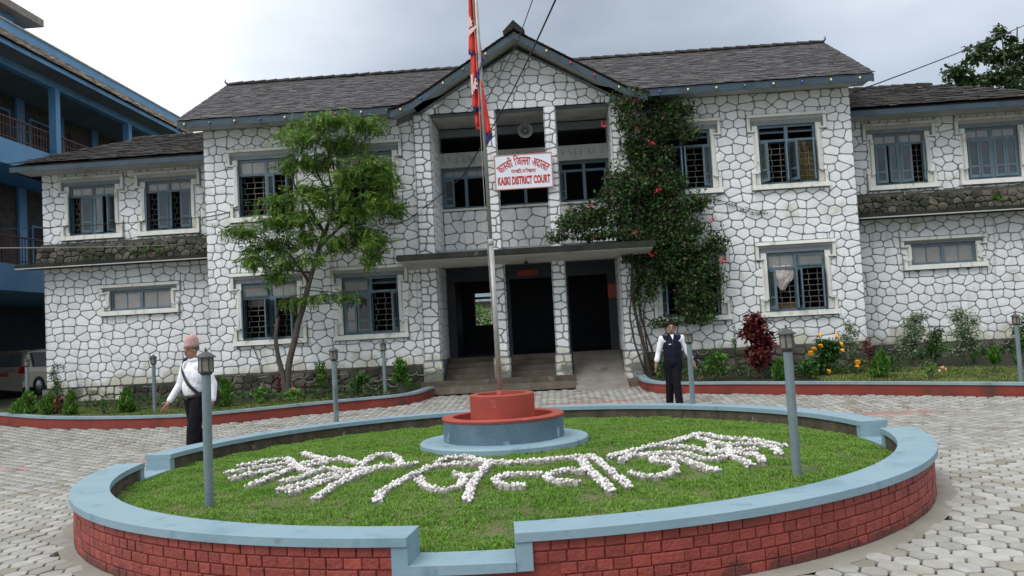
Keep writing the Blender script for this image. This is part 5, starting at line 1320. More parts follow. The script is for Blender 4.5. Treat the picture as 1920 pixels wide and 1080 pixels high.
for pts, r0 in (([(-4.66, -1.15, 4.2), (-4.4, -1.2, 4.9), (-4.5, -1.2, 5.7), (-4.4, -1.2, 6.6)], 0.05), ([(-4.66, -1.15, 4.2), (-4.95, -1.3, 4.8), (-5.3, -1.4, 5.5), (-5.0, -1.3, 6.3)], 0.04), ([(-4.8, -1.1, 3.9), (-4.2, -1.2, 4.4), (-3.6, -1.3, 4.9), (-3.2, -1.2, 5.4)], 0.038),
                ([(-5.1, -1.1, 3.1), (-5.5, -1.3, 3.8), (-6.0, -1.4, 4.1), (-6.5, -1.3, 4.35)], 0.035), ([(-4.9, -1.1, 3.5), (-4.3, -1.3, 3.9), (-3.8, -1.4, 4.0)], 0.03), ([(-5.15, -1.05, 2.9), (-4.8, -1.4, 2.85), (-4.1, -1.5, 2.75)], 0.02), ([(-5.9, -1.1, 2.3), (-5.6, -1.4, 2.7), (-5.0, -1.5, 2.8)], 0.025),
                ([(-5.0, -1.1, 3.3), (-5.6, -1.5, 3.4), (-6.1, -1.7, 3.5)], 0.025), ([(-4.45, -1.2, 5.3), (-3.9, -1.3, 5.9), (-3.4, -1.2, 6.6)], 0.03), ([(-4.5, -1.2, 5.1), (-4.9, -0.9, 5.9), (-4.7, -1, 6.9)], 0.025)):
    limb([Lc(*p) for p in pts], r0, 0.008, 'barkdark', 'branch', t, 6, 4)
TB = [(-4.5, 6.85, .85, .22), (-5.05, 6.45, .65, .26), (-3.55, 6.7, .55, .22), (-4.2, 6.35, .7, .24), (-4.7, 5.95, .55, .2), (-3.45, 5.75, .6, .28), (-3.15, 5.35, .45, .3), (-4.0, 5.5, .5, .25), (-5.0, 5.25, .6, .2), (-5.7, 5.0, .55, .25), (-4.5, 5.0, .6, .25), (-3.35, 4.85, .55, .3), (-4.1, 4.65, .6, .28),
      (-5.2, 4.6, .6, .25), (-5.8, 4.55, .45, .22), (-6.45, 4.35, .5, .16), (-5.9, 4.05, .6, .25), (-5.1, 4.15, .5, .2), (-3.75, 4.15, .5, .3), (-3.4, 3.95, .35, .25), (-6.2, 3.65, .42, .2), (-5.6, 3.6, .4, .22), (-4.35, 4.0, .4, .25), (-6.3, 3.95, .3, .15), (-5.85, 3.3, .3, .18),
      (-4.4, 2.75, .5, .10), (-4.95, 2.72, .35, .12), (-5.5, 2.7, .35, .13), (-3.0, 4.7, .25, .2), (-6.8, 4.4, .25, .08), (-3.6, 3.6, .25, .22), (-5.3, 5.9, .35, .2), (-4.9, 3.65, .3, .15)]
blobs = [(x-tx, -1.25-ty+rnd.uniform(-.25, .25), z-tz, rx, 0.62 if rz_ > .15 else .3, rz_, 1.0) for x, z, rx, rz_ in TB]
V, F = leaf_cloud(blobs, 0.21, 70, droop=0.35, shell=0.25, tv=FV, tf=FF, seed=1)
link('crown', np_mesh('crown', V, F, 'leafA'), t, kind='stuff')

# bougainvillea
t = thing('flowering_climber', 'dark green climbing shrub with red flowers covering the wall right of the entrance', 'climbing plant', (2.75, -0.35, 0.5))
def Lv(x, y, z): return (x-2.75, y+0.35, z-0.5)
for pts, r0 in (([(2.78, -0.4, 0.35), (2.62, -0.42, 1.3), (2.45, -0.45, 2.3), (2.5, -0.5, 3.3), (2.7, -0.5, 4.4), (2.8, -0.4, 5.6), (3.0, -0.4, 6.8)], 0.045), ([(2.95, -0.35, 0.35), (2.85, -0.38, 1.0), (2.62, -0.4, 1.9), (2.62, -0.45, 3.0), (3.1, -0.5, 3.9)], 0.035), ([(2.7, -0.3, 0.4), (2.45, -0.4, 1.2), (2.36, -0.45, 2.0), (2.6, -0.5, 2.8), (3.2, -0.55, 3.4)], 0.028), ([(2.85, -0.3, 0.4), (2.7, -0.34, 1.4), (2.75, -0.4, 2.2), (3.2, -0.5, 2.7)], 0.022), ([(2.9, -0.3, 0.4), (2.55, -0.3, 1.5), (2.5, -0.35, 2.4)], 0.018), ([(2.7, -0.5, 4.3), (1.9, -0.7, 4.5), (0.9, -0.9, 3.9)], 0.02)):
    limb([Lv(*p) for p in pts], r0, 0.012, 'barkdark', 'stem', t, 7, 5)
VB = [(2.3, 5.15, .4, .3), (3.6, 4.95, .4, .3), (2.9, 4.9, .5, .3), (4.1, 4.5, .35, .25), (1.3, 4.15, .5, .25), (4.45, 3.5, .3, .3), (4.5, 2.7, .2, .4), (3.5, 3.8, .6, .4),(2.55, 6.95, .45, .28), (3.2, 6.95, .55, .25), (3.85, 6.75, .38, .25), (2.6, 6.45, .38, .35), (3.3, 6.4, .55, .35), (3.95, 6.2, .4, .25), (2.75, 5.95, .4, .35), (3.25, 5.75, .42, .35), (2.85, 5.4, .4, .35), (3.3, 5.1, .38, .4), (2.6, 4.95, .4, .3),
      (2.1, 4.75, .45, .28), (1.5, 4.35, .5, .28), (1.0, 4.15, .3, .2), (.75, 3.85, .3, .12), (2.0, 4.25, .6, .35), (2.8, 4.4, .65, .45), (3.5, 4.4, .55, .4), (3.2, 3.9, .65, .4), (3.9, 3.95, .42, .35), (2.4, 3.8, .5, .2), (1.6, 3.85, .6, .15),
      (3.0, 3.4, .5, .4), (3.7, 3.4, .6, .4), (4.15, 3.05, .4, .4), (3.3, 2.95, .4, .35), (2.7, 3.0, .25, .5), (3.9, 2.55, .45, .4), (4.2, 2.2, .3, .35), (3.7, 2.1, .3, .3), (2.55, 2.4, .14, .45), (3.9, 1.75, .4, .14), (3.2, 1.72, .4, .12), (4.2, 1.9, .2, .25), (2.45, 3.4, .22, .3), (2.9, 2.5, .2, .3)]
blobs = [(x-2.75, (-0.32 if z < 3.6 or x > 2.7 else -0.62)+rnd.uniform(-.1, .05)+0.35, z-0.5, rx, min(0.34, rx), rz_, rnd.uniform(.6, 1.1)) for x, z, rx, rz_ in VB]
V, F = leaf_cloud(blobs, 0.082, 500, droop=0.5, shell=0.35, aspect=1.25, seed=2)
link('foliage', np_mesh('foliage', V, F, 'vine'), t, kind='stuff')
V, F = leaf_cloud([(b_[0], b_[1]-0.12, b_[2]+0.03, b_[3]*1.08, b_[4], b_[5]*1.08, 1) for b_ in blobs], 0.075, 90, droop=0.2, shell=0.85, aspect=1.3, seed=3)
link('young_leaves', np_mesh('young_leaves', V, F, 'shrub'), t, kind='stuff')
# thin runner along the wall
pr = [(4.3, 4.55), (4.6, 4.6), (5.0, 4.45), (5.3, 4.3), (5.55, 4.2), (5.75, 4.22)]
limb([Lv(x, -0.05, z) for x, z in pr], 0.008, 0.004, 'barkdark', 'runner', t, 5, 4)
V, F = leaf_cloud([(x-2.75, 0.28, z-0.5, .16, .04, .05, 1) for x, z in pr], 0.05, 500, seed=4); link('runner_leaves', np_mesh('runner_leaves', V, F, 'vine'), t, kind='stuff')
def flower_cluster(x, y, z, par, m='redflower', r_=0.07, n=16):
    tv = [(0, 0, 0), (0.6, 0.45, 0.35), (1, 0, 0.5), (0.6, -0.45, 0.35)]
    P = np.array([(rnd.gauss(0, r_*0.5), rnd.gauss(0, r_*0.4), rnd.gauss(0, r_*0.45)) for _ in range(n)])
    V, F = scatter(tv, LEAF_F, P, rotm(NR.uniform(0, 6.3, n), NR.uniform(-1, .6, n), NR.uniform(-1, 1, n)), NR.uniform(0.035, 0.06, n))
    link('flower_cluster', np_mesh('flower_cluster', V, F, m), par, (x, y, z), kind='stuff')
for x, z, r_ in ((2.0, 6.38, .10), (2.72, 6.25, .09), (3.1, 5.9, .08), (2.75, 6.95, .10), (4.4, 4.0, .07), (2.9, 3.3, .05), (4.55, 3.05, .07), (3.15, 4.75, .07), (1.6, 4.5, .04), (2.6, 3.8, .04)):
    flower_cluster(*Lv(x, -0.78, z), t, r_=r_)

# shrubs
def thuja(label, x, y, h, r_, m='thuja', trunk=False, base=None):
    z = bedz(x, y) if base is None else base
    t = thing('thuja_bush', label, 'shrub', (x, y, z), rnd.uniform(0, 3), 'small clipped conifers in the beds')
    tv = [(0, 0, 0), (0.4, 0.17, 0.0), (1.0, 0, 0.02), (0.4, -0.17, 0.0)]
    blobs = [(rnd.uniform(-.25, .25)*r_, rnd.uniform(-.25, .25)*r_, h*u, r_*(1.05-u*0.85)*rnd.uniform(.8, 1.15), r_*(1.05-u*0.85), h*0.20, 1) for u in ((0.18, 0.35, 0.5, 0.65, 0.8, 0.9) if not trunk else (0.5, 0.62, 0.75, 0.88))]
    V, F = leaf_cloud(blobs, 0.10, 1500, droop=-1.1, shell=0.4, tv=tv, tf=LEAF_F, seed=int(x*10)+90)
    link('foliage', np_mesh('foliage', V, F, m), t, kind='stuff'); MB().tube([(0, 0, -0.05), (0, 0, h*0.6)], [0.02, 0.01], 'bark', 6).build('stem', t)
    return t
def shrub(name, label, cat, x, y, h, r_, m, leaf=0.08, dens=250, nb=7, group=None, droop=0.1, base=None, stems=4, aspect=1.0, shell=.4, ry=None):
    z = bedz(x, y) if base is None else base
    t = thing(name, label, cat, (x, y, z), 0, group or {'croton_shrub': 'dark red crotons', 'variegated_shrub': 'pale variegated shrubs', 'leafy_shrub': 'green shrubs in the beds', 'rose_plant': 'small flowering plants'}.get(name))
    dens = dens*1.5; blobs = []
    for i in range(nb):
        u = (i+0.7)/nb; a = rnd.uniform(0, 6.3); q = r_*0.55*rnd.uniform(0.2, 1)
        blobs.append((q*math.cos(a), q*math.sin(a)*(ry or 1), h*(0.25+0.7*u), r_*rnd.uniform(.35, .6), r_*rnd.uniform(.3, .5), h*rnd.uniform(.10, .18), 1))
    V, F = leaf_cloud(blobs, leaf, dens, droop=droop, shell=shell, aspect=aspect, seed=int(x*13)+7)
    link('foliage', np_mesh('foliage', V, F, m), t, kind='stuff')
    for i in range(stems):
        b_ = blobs[i % nb]; MB().tube([(b_[0]*0.15, b_[1]*0.15, -0.05), (b_[0]*0.5, b_[1]*0.5, b_[2]*0.55), (b_[0], b_[1], b_[2])], [0.014, 0.01, 0.005], 'bark', 5).build('stem', t)
    return t
# right bed
t = shrub('croton_shrub', 'tall dark red croton shrub in the right bed, behind the front right lamp post', 'shrub', 5.02, -1.9, 1.38, 0.44, 'redleaf', 0.15, 170, 15, droop=0.2, aspect=0.8, stems=7, shell=.3)
thuja('small bright conifer under the tall dark red croton', 5.25, -2.45, 0.42, 0.20, 'thuja')
t = shrub('marigold_bush', 'marigold bush with orange flowers in the right bed, right of the front right lamp post', 'flowering plant', 6.25, -2.0, 0.80, 0.48, 'shrub', 0.075, 420, 12, stems=6)
for x, z in ((-.12, .88), (.22, .85), (-.26, .60), (-.12, .66), (.30, .68), (.32, .54), (.0, .12), (.62, .28), (.60, .18), (-.33, .52)):
    b = MB(); 
    for k in range(3): b.lathe([(0.055-0.014*k, 0.0+0.012*k), (0.060-0.016*k, 0.014+0.012*k), (0.02, 0.026+0.012*k)], 'orange', 9)
    q = b.build('marigold_flower', t, (x, -0.40, z)); q.rotation_euler = (R(rnd.uniform(30, 70)), 0, rnd.uniform(0, 3))
shrub('leafy_shrub', 'low broad-leaved green shrub behind the man in the navy vest', 'shrub', 4.05, -1.9, 0.62, 0.34, 'brightleaf', 0.11, 150, 7)
shrub('leafy_shrub', 'dark green shrub between the man in the navy vest and the wall pillar', 'shrub', 2.98, -1.5, 0.50, 0.25, 'shrub', 0.09, 200, 6)
t = shrub('spiky_plant', 'thin upright spiky plant between the navy vest man and the croton', 'plant', 4.55, -1.5, 1.15, 0.13, 'shrub', 0.10, 120, 8, droop=-1.1, aspect=0.4)
shrub('leafy_shrub', 'dark low shrub at the foot of the front right lamp post', 'shrub', 5.75, -2.4, 0.42, 0.32, 'shrub', 0.08, 260, 6)
shrub('variegated_shrub', 'pale variegated shrub right of the marigolds, against the white wall', 'shrub', 7.0, -1.7, 1.15, 0.30, 'variegated', 0.06, 260, 12, shell=.2)
shrub('croton_shrub', 'small dark red croton between the marigolds and the round conifer', 'shrub', 7.16, -2.3, 0.75, 0.15, 'redleaf', 0.10, 160, 7)
thuja('round conifer right of the marigolds, before the small red croton', 7.15, -2.9, 0.50, 0.24)
shrub('variegated_shrub', 'pale variegated shrub below the small right window, left one of the pair', 'shrub', 8.45, -1.5, 1.2, 0.42, 'variegated', 0.06, 420, 14, shell=.2)
shrub('variegated_shrub', 'pale variegated shrub nearer the right picture edge, beside the last lamp', 'shrub', 9.55, -1.4, 1.25, 0.42, 'variegated', 0.06, 340, 14, shell=.2)
shrub('leafy_shrub', 'green shrub leaning on the left one of the two pale variegated shrubs', 'shrub', 8.95, -1.3, 0.85, 0.32, 'shrub', 0.08, 220, 8)
shrub('leafy_shrub', 'bushy green shrub at the right picture edge behind the last lamp', 'shrub', 10.9, -1.4, 1.0, 0.5, 'shrub', 0.08, 200, 10)
t = shrub('rose_plant', 'small rose plant with one pale orange bloom in the grass strip of the right bed', 'plant', 7.9, -3.45, 0.36, 0.17, 'brightleaf', 0.06, 320, 6); flower_cluster(0.18, -0.1, 0.20, t, 'pink', 0.04, 14)
thuja('small conifer on a bare stem near the last lamp on the right', 9.35, -3.0, 0.48, 0.16, trunk=True)
for i, (x, y) in enumerate(((8.0, -1.2), (9.9, -1.0), (6.6, -1.2), (3.6, -1.1), (10.4, -1.8))):
    V = []; F = []
    for k in range(22):
        a = rnd.uniform(0, 6.3); l = rnd.uniform(.3, .6); w_ = .012; base = len(V); d = (math.cos(a), math.sin(a))
        for u in (0, .5, 1): 
            px_ = d[0]*l*u*.45; py_ = d[1]*l*u*.45; pz_ = l*(u-.35*u*u); V += [(px_-d[1]*w_*(1-u*.9), py_+d[0]*w_*(1-u*.9), pz_), (px_+d[1]*w_*(1-u*.9), py_-d[0]*w_*(1-u*.9), pz_)]
        F += [(base, base+1, base+3, base+2), (base+2, base+3, base+5, base+4)]
    o = link('grass_tuft', np_mesh('grass_tuft', V, F, 'shrub'), None, (x, y, bedz(x, y)))
    tag(o, ['long-bladed grass tuft between the two pale variegated shrubs and the round conifer', 'long-bladed grass tuft behind the right one of the pale shrubs', 'long-bladed grass tuft beside the marigold bush', 'long-bladed grass tuft against the rubble plinth by the navy vest man', 'long-bladed grass tuft under the last right lamp'][i], 'grass tuft')
def cover(name, label, segs, m, leaf, dens, seed, cat='ground cover'):
    bl = []
    for (xa, xb, y, h, r_) in segs:
        x = xa
        while x < xb:
            q = r_*rnd.uniform(.5, 1.3); bl.append((x, y+rnd.uniform(-.15, .15), bedz(x, y)+h*rnd.uniform(.2, .7), q, q*.7, h*rnd.uniform(.35, .6), rnd.uniform(.4, 1.1))); x += q*rnd.uniform(.9, 2.2)
    V, F = leaf_cloud(bl, leaf, dens, droop=-.2, shell=.3, seed=seed); o = link(name, np_mesh(name, V, F, m), kind='stuff'); tag(o, label, cat)
cover('ground_cover', 'dark low greenery filling the right bed along the rubble plinth', [(3.0, 7.9, -0.8, .30, .24), (3.2, 7.6, -1.4, .28, .22), (8.1, 13, -0.4, .38, .26), (8.1, 13, 0.4, .45, .28), (5.4, 8.0, -2.0, .24, .20)], 'shrub', 0.075, 190, 71)
cover('ground_cover', 'dark low greenery filling the left bed along the rubble plinth', [(-7.8, -2.8, -0.6, .22, .22), (-7.6, -3.0, -1.3, .20, .20), (-10.8, -8.1, -0.2, .24, .24), (-10.5, -8.0, -1.2, .20, .2)], 'shrub', 0.075, 150, 72)
cover('weeds', 'dark reddish and olive weeds between the bed plants', [(-10.0, -3.0, -1.8, .16, .14), (3.3, 8.5, -1.9, .2, .15)], 'vine', 0.08, 150, 73, 'weeds')
for xa, xb, lb, sd in ((-12.3, -8.1, 'moss and small weeds growing along the left stone ledge', 81), (8.1, 13.0, 'moss and small weeds growing along the right stone ledge', 82)):
    bl = []; x = xa
    while x < xb:
        q = rnd.uniform(.06, .17); z = rnd.uniform(4.10, 4.42); bl.append((x, 0.72+(z-4.1)*.2, z, q, .05, q*rnd.uniform(.4, .8), rnd.uniform(.5, 1.4))); x += rnd.uniform(.08, .4)
    V, F = leaf_cloud(bl, 0.045, 420, droop=.4, shell=.3, seed=sd); tag(link('ledge_moss', np_mesh('ledge_moss', V, F, 'vine'), kind='stuff'), lb, 'moss')
# left bed
for lb, x, y, h, r_ in (('round conifer directly left of the lamp before the small left window', -8.95, -2.3, .48, .22), ('conifer just right of the man with the cap', -6.72, -2.3, .58, .23), ('leftmost conifer, in the bed corner before the car', -11.6, -1.75, .46, .30), ('conifer beside the leftmost one, at the car lamp post', -10.95, -1.9, .40, .26), ('conifer under the wall corner, right of the red croton', -10.2, -2.3, .50, .18)):
    thuja(lb, x, y, h, r_)
t = shrub('leafy_shrub', 'tall yellow-green plant beside the entrance at the end of the left bed', 'shrub', -2.98, -1.35, 0.80, 0.26, 'brightleaf', 0.10, 230, 10, droop=-.4)
shrub('leafy_shrub', 'bushy green plant at the back rim lamp, right of the feathery tree', 'shrub', -3.95, -1.5, 0.55, 0.30, 'shrub', 0.09, 220, 8)
t = shrub('palm_shoot', 'light green palm-like shoot just right of the feathery tree trunk', 'plant', -4.85, -1.3, 0.75, 0.20, 'thuja', 0.13, 200, 9, droop=-.8, aspect=.5)
shrub('leafy_shrub', 'low bright plant at the foot of the feathery tree, on its left', 'shrub', -6.0, -1.9, 0.35, 0.26, 'brightleaf', 0.09, 260, 5)
t = shrub('leafy_shrub', 'low bright plant with a pale flower at the right foot of the feathery tree', 'shrub', -5.3, -2.1, 0.30, 0.28, 'brightleaf', 0.09, 260, 5); flower_cluster(0.1, -0.15, 0.30, t, 'pink', 0.03, 12)
shrub('croton_shrub', 'small red croton by the left wing corner, in front of the white wall', 'shrub', -10.55, -2.1, 0.45, 0.16, 'redleaf', 0.10, 200, 6)
shrub('croton_shrub', 'dark red plant behind the feathery tree trunk', 'shrub', -6.0, -0.9, 0.55, 0.22, 'redleaf', 0.09, 120, 5)
shrub('croton_shrub', 'small dark red plant left of the man with the cap, near the lamp', 'shrub', -7.55, -2.2, 0.35, 0.18, 'redleaf', 0.08, 150, 5)
shrub('rose_plant', 'small leafy rose plant left of the lamp before the small left window', 'plant', -9.4, -2.4, 0.32, 0.2, 'shrub', 0.07, 220, 5)
shrub('rose_plant', 'small leafy plant at the knee of the man with the cap', 'plant', -7.2, -2.5, 0.3, 0.2, 'shrub', 0.07, 220, 5)
shrub('ornamental_bush', 'dark bush on a thin stem between the car and the white wall', 'shrub', -12.3, 0.6, 1.15, 0.26, 'shrub', 0.05, 330, 10, base=0.35)
for x, z in ((-10.2, 4.2), (-9.9, 4.22), (11.6, 4.25), (-9.5, 4.2)):
    V, F = leaf_cloud([(0, 0, 0.06, .16, .08, .07, 1)], 0.09, 260, droop=-.3, seed=int(x*9)+60)
    o = link('wall_fern', np_mesh('wall_fern', V, F, 'brightleaf'), None, (x, 0.72, z)); tag(o, {-10.2: 'bright fern growing on the left mossy ledge, leftmost of three', -9.9: 'bright fern growing on the left mossy ledge, middle of three', -9.5: 'bright fern growing on the left mossy ledge, rightmost of three', 11.6: 'small fern growing on the right mossy ledge'}[x], 'fern')

# far tree beyond the right wing
t = thing('big_tree', 'large dark broadleaf tree rising behind the right wing roof', 'tree', (22.5, 20, 0.6))
limb([(0, 0, -0.6), (0.2, 0, 5), (-0.2, 0, 9), (0.2, 0, 12.5)], 0.45, 0.12, 'bark', 'trunk', t, 10)
for e in ((-3, 0, 11.5), (-1.8, .5, 13), (.6, 0, 14.2), (-.4, -.5, 13.8), (1.6, -1, 13)): limb([(0, 0, 8), (e[0]*.4, e[1]*.4, 9.8), e], 0.14, 0.03, 'bark', 'branch', t, 6)
FB = [(-2.3, 12.2, .9, .5), (-1.9, 11.6, 1.2, .6), (-1.4, 12.9, .7, .45), (-.9, 13.4, .55, .4), (-.3, 13.9, .45, .4), (.0, 14.35, .22, .28), (-.2, 12.8, .9, .6), (.5, 13.0, .7, .5), (.9, 12.3, .9, .6), (-.4, 11.8, 1.3, .7), (1.6, 12.2, .9, .7), (2.3, 12.6, .8, .6), (1.8, 11.4, 1.3, .7), (0.3, 11.0, 1.6, .7), (-2.2, 10.9, 1.0, .6), (-1.6, 10.4, 1.4, .7), (3.2, 11.8, 1.2, .9), (.8, 9.8, 2.2, .9), (.35, 13.6, .35, .3), (-1.55, 13.45, .25, .2), (1.1, 13.3, .3, .3), (-2.75, 11.6, .4, .25)]
V, F = leaf_cloud([(x, rnd.uniform(-.5, .5), z, rx*.9, rx*.8, rz_*.85, 1) for x, z, rx, rz_ in FB], 0.24, 75, droop=.3, shell=.25, aspect=1.3, seed=31)
link('crown', np_mesh('crown', V, F, 'farleaf'), t, kind='stuff')
t = thing('garden_tree', 'bright green tree seen through the far window of the entrance hall', 'tree', (-3.4, 11.5, 0.45))
limb([(0, 0, 0), (0, 0, 1.6)], 0.1, 0.06, 'bark', 'trunk', t, 7)
V, F = leaf_cloud([(rnd.uniform(-1.2, 1.2), rnd.uniform(-.6, .6), 1.6+rnd.uniform(-.6, .8), .7, .6, .6, 1) for _ in range(9)], 0.14, 120, seed=33)
link('crown', np_mesh('crown', V, F, 'brightleaf'), t, kind='stuff')
t = thing('pale_outbuilding', 'pale building glimpsed through the far window of the entrance hall', 'building', (-4.5, 17, 0.5))
MB().box(-4, 4, 0, 3, -0.5, 2.6, 'poster').build('wall', t); MB().prism([(-4.3, -0.4, 2.6), (-4.3, 3.4, 2.6), (-4.3, 1.5, 3.5)], (8.6, 0, 0), 'bluewood').build('roof', t)

# ============================================================ BLUE BUILDING (left, at right angles to the court)
bb = thing('blue_building', 'blue painted three storey building with balconies at the left, receding from the viewer', 'building', (-15, 0, 0.3))
def B_(name, x0, x1, y0, y1, z0, z1, m): return MB().box(x0+15, x1+15, y0, y1, z0-0.3, z1-0.3, m).build(name, bb)
YA, YB = -1.6, 17.6
B_('rear_wall', -23, -22.7, YA, YB, 0.3, 12.2, 'bbblue'); B_('end_wall', -22.69, -15.0, YB-0.3, YB, 0.3, 10.4, 'bbblue')
for z0, z1 in ((7.28, 8.0), (3.63, 4.40)):
    B_('balcony_edge', -15.0, -14.85, YA, YB-0.31, z0, z1, 'bbblue'); B_('floor_slab', -22.69, -15.01, YA, YB-0.31, z0+0.02, z0+0.3, 'bbblue')
B_('facade_wall', -17.0, -16.8, YA, YB-0.31, 7.59, 10.3, 'bbstone'); B_('facade_wall', -17.0, -16.8, YA, YB-0.31, 3.96, 7.29, 'bbstone')
B_('carport_wall', -20.2, -20.0, YA, YB-0.31, 0.3, 3.63, 'dark')
for y in (0.55, 5.04, 9.57, 14.1):
    for z0, z1 in ((8.001, 10.15), (4.401, 7.279), (0.3, 3.629)): 
        B_('column', -14.99, -14.73 if False else -14.76, y-0.12, y+0.12, z0, z1, 'bbblue')
for y in np.arange(-0.6, 17, 2.25):
    for z0, z1 in ((7.6, 10.3), (3.97, 7.27)):
        B_('wall_pier', -16.79, -16.70, y-0.2, y+0.2, z0, z1, 'bbblue')
k = 0
for y in np.arange(0.525, 16, 2.25):
    for z0 in (7.6, 3.97):
        o = MB()
        if k % 3 != 2:   # louvred window
            o.box(0, 0.06, -0.62, -0.56, 0, 1.7, 'bbblue'); o.box(0, 0.06, 0.56, 0.62, 0, 1.7, 'bbblue'); o.box(0, 0.06, -0.56, 0.56, -0.02, 0.06, 'bbblue'); o.box(0, 0.06, -0.56, 0.56, 1.64, 1.70, 'bbblue'); o.box(0.0, 0.06, -0.03, 0.03, 0.06, 1.64, 'brownwood'); o.box(0, 0.012, -0.56, 0.56, 0.06, 1.64, 'dark')
            w_ = o.build('window', bb, (-1.79, y, z0+0.45-0.3))
            b = MB()
            for i in range(16):
                for ya_, yb_ in ((-0.54, -0.04), (0.04, 0.54)): b.box(-0.035, 0.0, ya_, yb_, -0.004, 0.004, 'brownwood', Matrix.Translation((0.045, 0, 0.12+i*0.095)) @ Matrix.Rotation(R(38), 4, 'Y'))
            b.build('louvres', w_)
        else:
            o.box(0, 0.05, -0.5, 0.5, 0, 2.2, 'brownwood'); w_ = o.build('door', bb, (-1.79, y, z0-0.3))
            b = MB(); b.box(0.051, 0.07, -0.42, -0.05, 0.2, 2.05, 'dark'); b.box(0.051, 0.07, 0.05, 0.42, 0.2, 2.05, 'dark'); b.build('door_panel', w_)
        k += 1
for y0 in (0.55, 5.04, 9.57):
    for z0, h_ in ((8.001, 0.72), (4.401, 0.85)):
        b = MB(); y1 = y0+4.25
        b.box(0, 0.05, y0+0.13, y1, h_-0.05, h_, 'brownwood'); b.box(0.01, 0.04, y0+0.13, y1, 0.10, 0.13, 'brownwood'); b.box(0.01, 0.04, y0+0.13, y1, h_*0.62, h_*0.62+0.025, 'brownwood')
        y = y0+0.2
        while y < y1: b.box(0.014, 0.036, y, y+0.022, 0.0, h_-0.051, 'brownwood'); y += 0.145
        b.build('railing', bb, (0.03, 0, z0-0.3))
B_('beam', -15.05, -14.82, YA, YB-0.31, 10.151, 10.40, 'bbblue')
b = MB()
def q3(x, z): return (x+15, z-0.3)
XE, ZE2, XT, ZT2 = -14.15, 10.50, -16.45, 12.10
b.prism([(q3(XE-0.02, 0)[0], YA, 10.40-0.3), (q3(-15.0, 0)[0], YA, 10.401-0.3), (q3(-16.8, 0)[0], YA, 10.25-0.3), (q3(-16.8, 0)[0], YA, 10.30-0.3)], (0, YB-YA+0.3, 0), 'bbsoffit'); b.build('soffit', bb)
MB().box(XE+15-0.03, XE+15, YA, YB+0.3, 10.38-0.3, 10.52-0.3, 'bbblue').build('fascia', bb)
b = MB(); b.face([(XE+15.03, YA, ZE2-0.29), (XT+15, YA, ZT2-0.3), (XT+15, YB+0.3, ZT2-0.3), (XE+15.03, YB+0.3, ZE2-0.29)], 'bbslate'); b.build('roof', bb)
th = math.atan((ZT2-ZE2)/(XE-XT)); LL = math.hypot(ZT2-ZE2, XE-XT)
SB = []; add_slates(SB, Vector((XE+15.06, YA, ZE2-0.28)), Vector((0, 1, 0)), Vector((-math.cos(th), 0, math.sin(th))), YB-YA+0.2, LL, 0.19, 0.30, lambda p: True, 0.10)
mb = MB()
for r_, v in SB[::1]: mb.raw(v, FACES, 'bbslate')
mb.build('roof_slates', bb, kind='stuff')
B_('parapet', -16.75, -16.46, YA, YB+0.2, 11.3, 12.50, 'bbblue'); B_('parapet_cap', -16.80, -16.42, YA, YB+0.24, 12.501, 12.56, 'bbslate')
B_('stair_tower', -20.5, -16.95, -1.2, 6.3, 12.0, 13.12, 'bbblue')
b = MB(); b.prism([(-16.5+15, -3.6, 13.12-.3), (-16.5+15, 7.75, 13.12-.3), (-16.5+15, 7.75, 13.34-.3), (-18.2+15, 7.75, 14.5-.3), (-18.2+15, -3.6, 14.5-.3), (-16.5+15, -3.6, 13.34-.3)][:0] or [(-1.55, -1.9, 12.80), (-1.55, -1.9, 13.06), (-3.3, -1.9, 14.1), (-5.2, -1.9, 13.06), (-5.2, -1.9, 12.80)], (0, 9.2, 0), 'bbslate'); b.build('tower_roof', bb)

# ============================================================ CAR
car = thing('parked_car', 'beige hatchback parked under the blue building, rear towards the courtyard', 'car', (-18.18, 9.0, 0.44))
# side profile (y, z): rear at y=-2
prof = [(-2.0, 0.42), (-2.02, 0.62), (-1.97, 0.80), (-1.93, 0.92), (-1.72, 1.40), (-1.55, 1.50), (-0.6, 1.55), (0.4, 1.48), (1.15, 1.02), (1.85, 0.88), (2.0, 0.70), (2.0, 0.30), (1.72, 0.24), (-1.8, 0.24), (-1.98, 0.30)]
bm = bmesh.new(); W2 = 0.86
def hw(z): return W2*(1.0 if z < 0.9 else 1.0-0.22*(z-0.9)/0.65)
secs = []
for s in (-1, -0.92, 0.92, 1):
    secs.append([bm.verts.new((s*hw(z), y*(1.0 if abs(s) < 0.95 else 0.975), z if abs(s) < .95 else z*0.985+0.01)) for y, z in prof])
for a, c_ in zip(secs, secs[1:]):
    for i in range(len(prof)): bm.faces.new((a[i], a[(i+1) % len(prof)], c_[(i+1) % len(prof)], c_[i]))
bm.faces.new(secs[0][::-1]); bm.faces.new(secs[-1]); bmesh.ops.recalc_face_normals(bm, faces=bm.faces)
me = bpy.data.meshes.new('body'); bm.to_mesh(me); bm.free(); me.materials.append(MT['carpaint']); o = link('body', me, car)
md = o.modifiers.new('bevel', 'BEVEL'); md.width = 0.03; md.segments = 2; md.angle_limit = R(25); md.limit_method = 'ANGLE'
MB().prism([(-0.66, -1.925, 0.98), (0.66, -1.925, 0.98), (0.58, -1.735, 1.40), (-0.58, -1.735, 1.40)], (0, -0.012, -0.004), 'carglass').build('rear_window', car)
MB().prism([(-0.8, -1.55, 1.515), (0.8*.84, -1.55, 1.515), (0.62, -1.85, 1.46), (-0.62, -1.85, 1.46)], (0, 0, 0.02), 'carpaint').build('roof_spoiler', car)
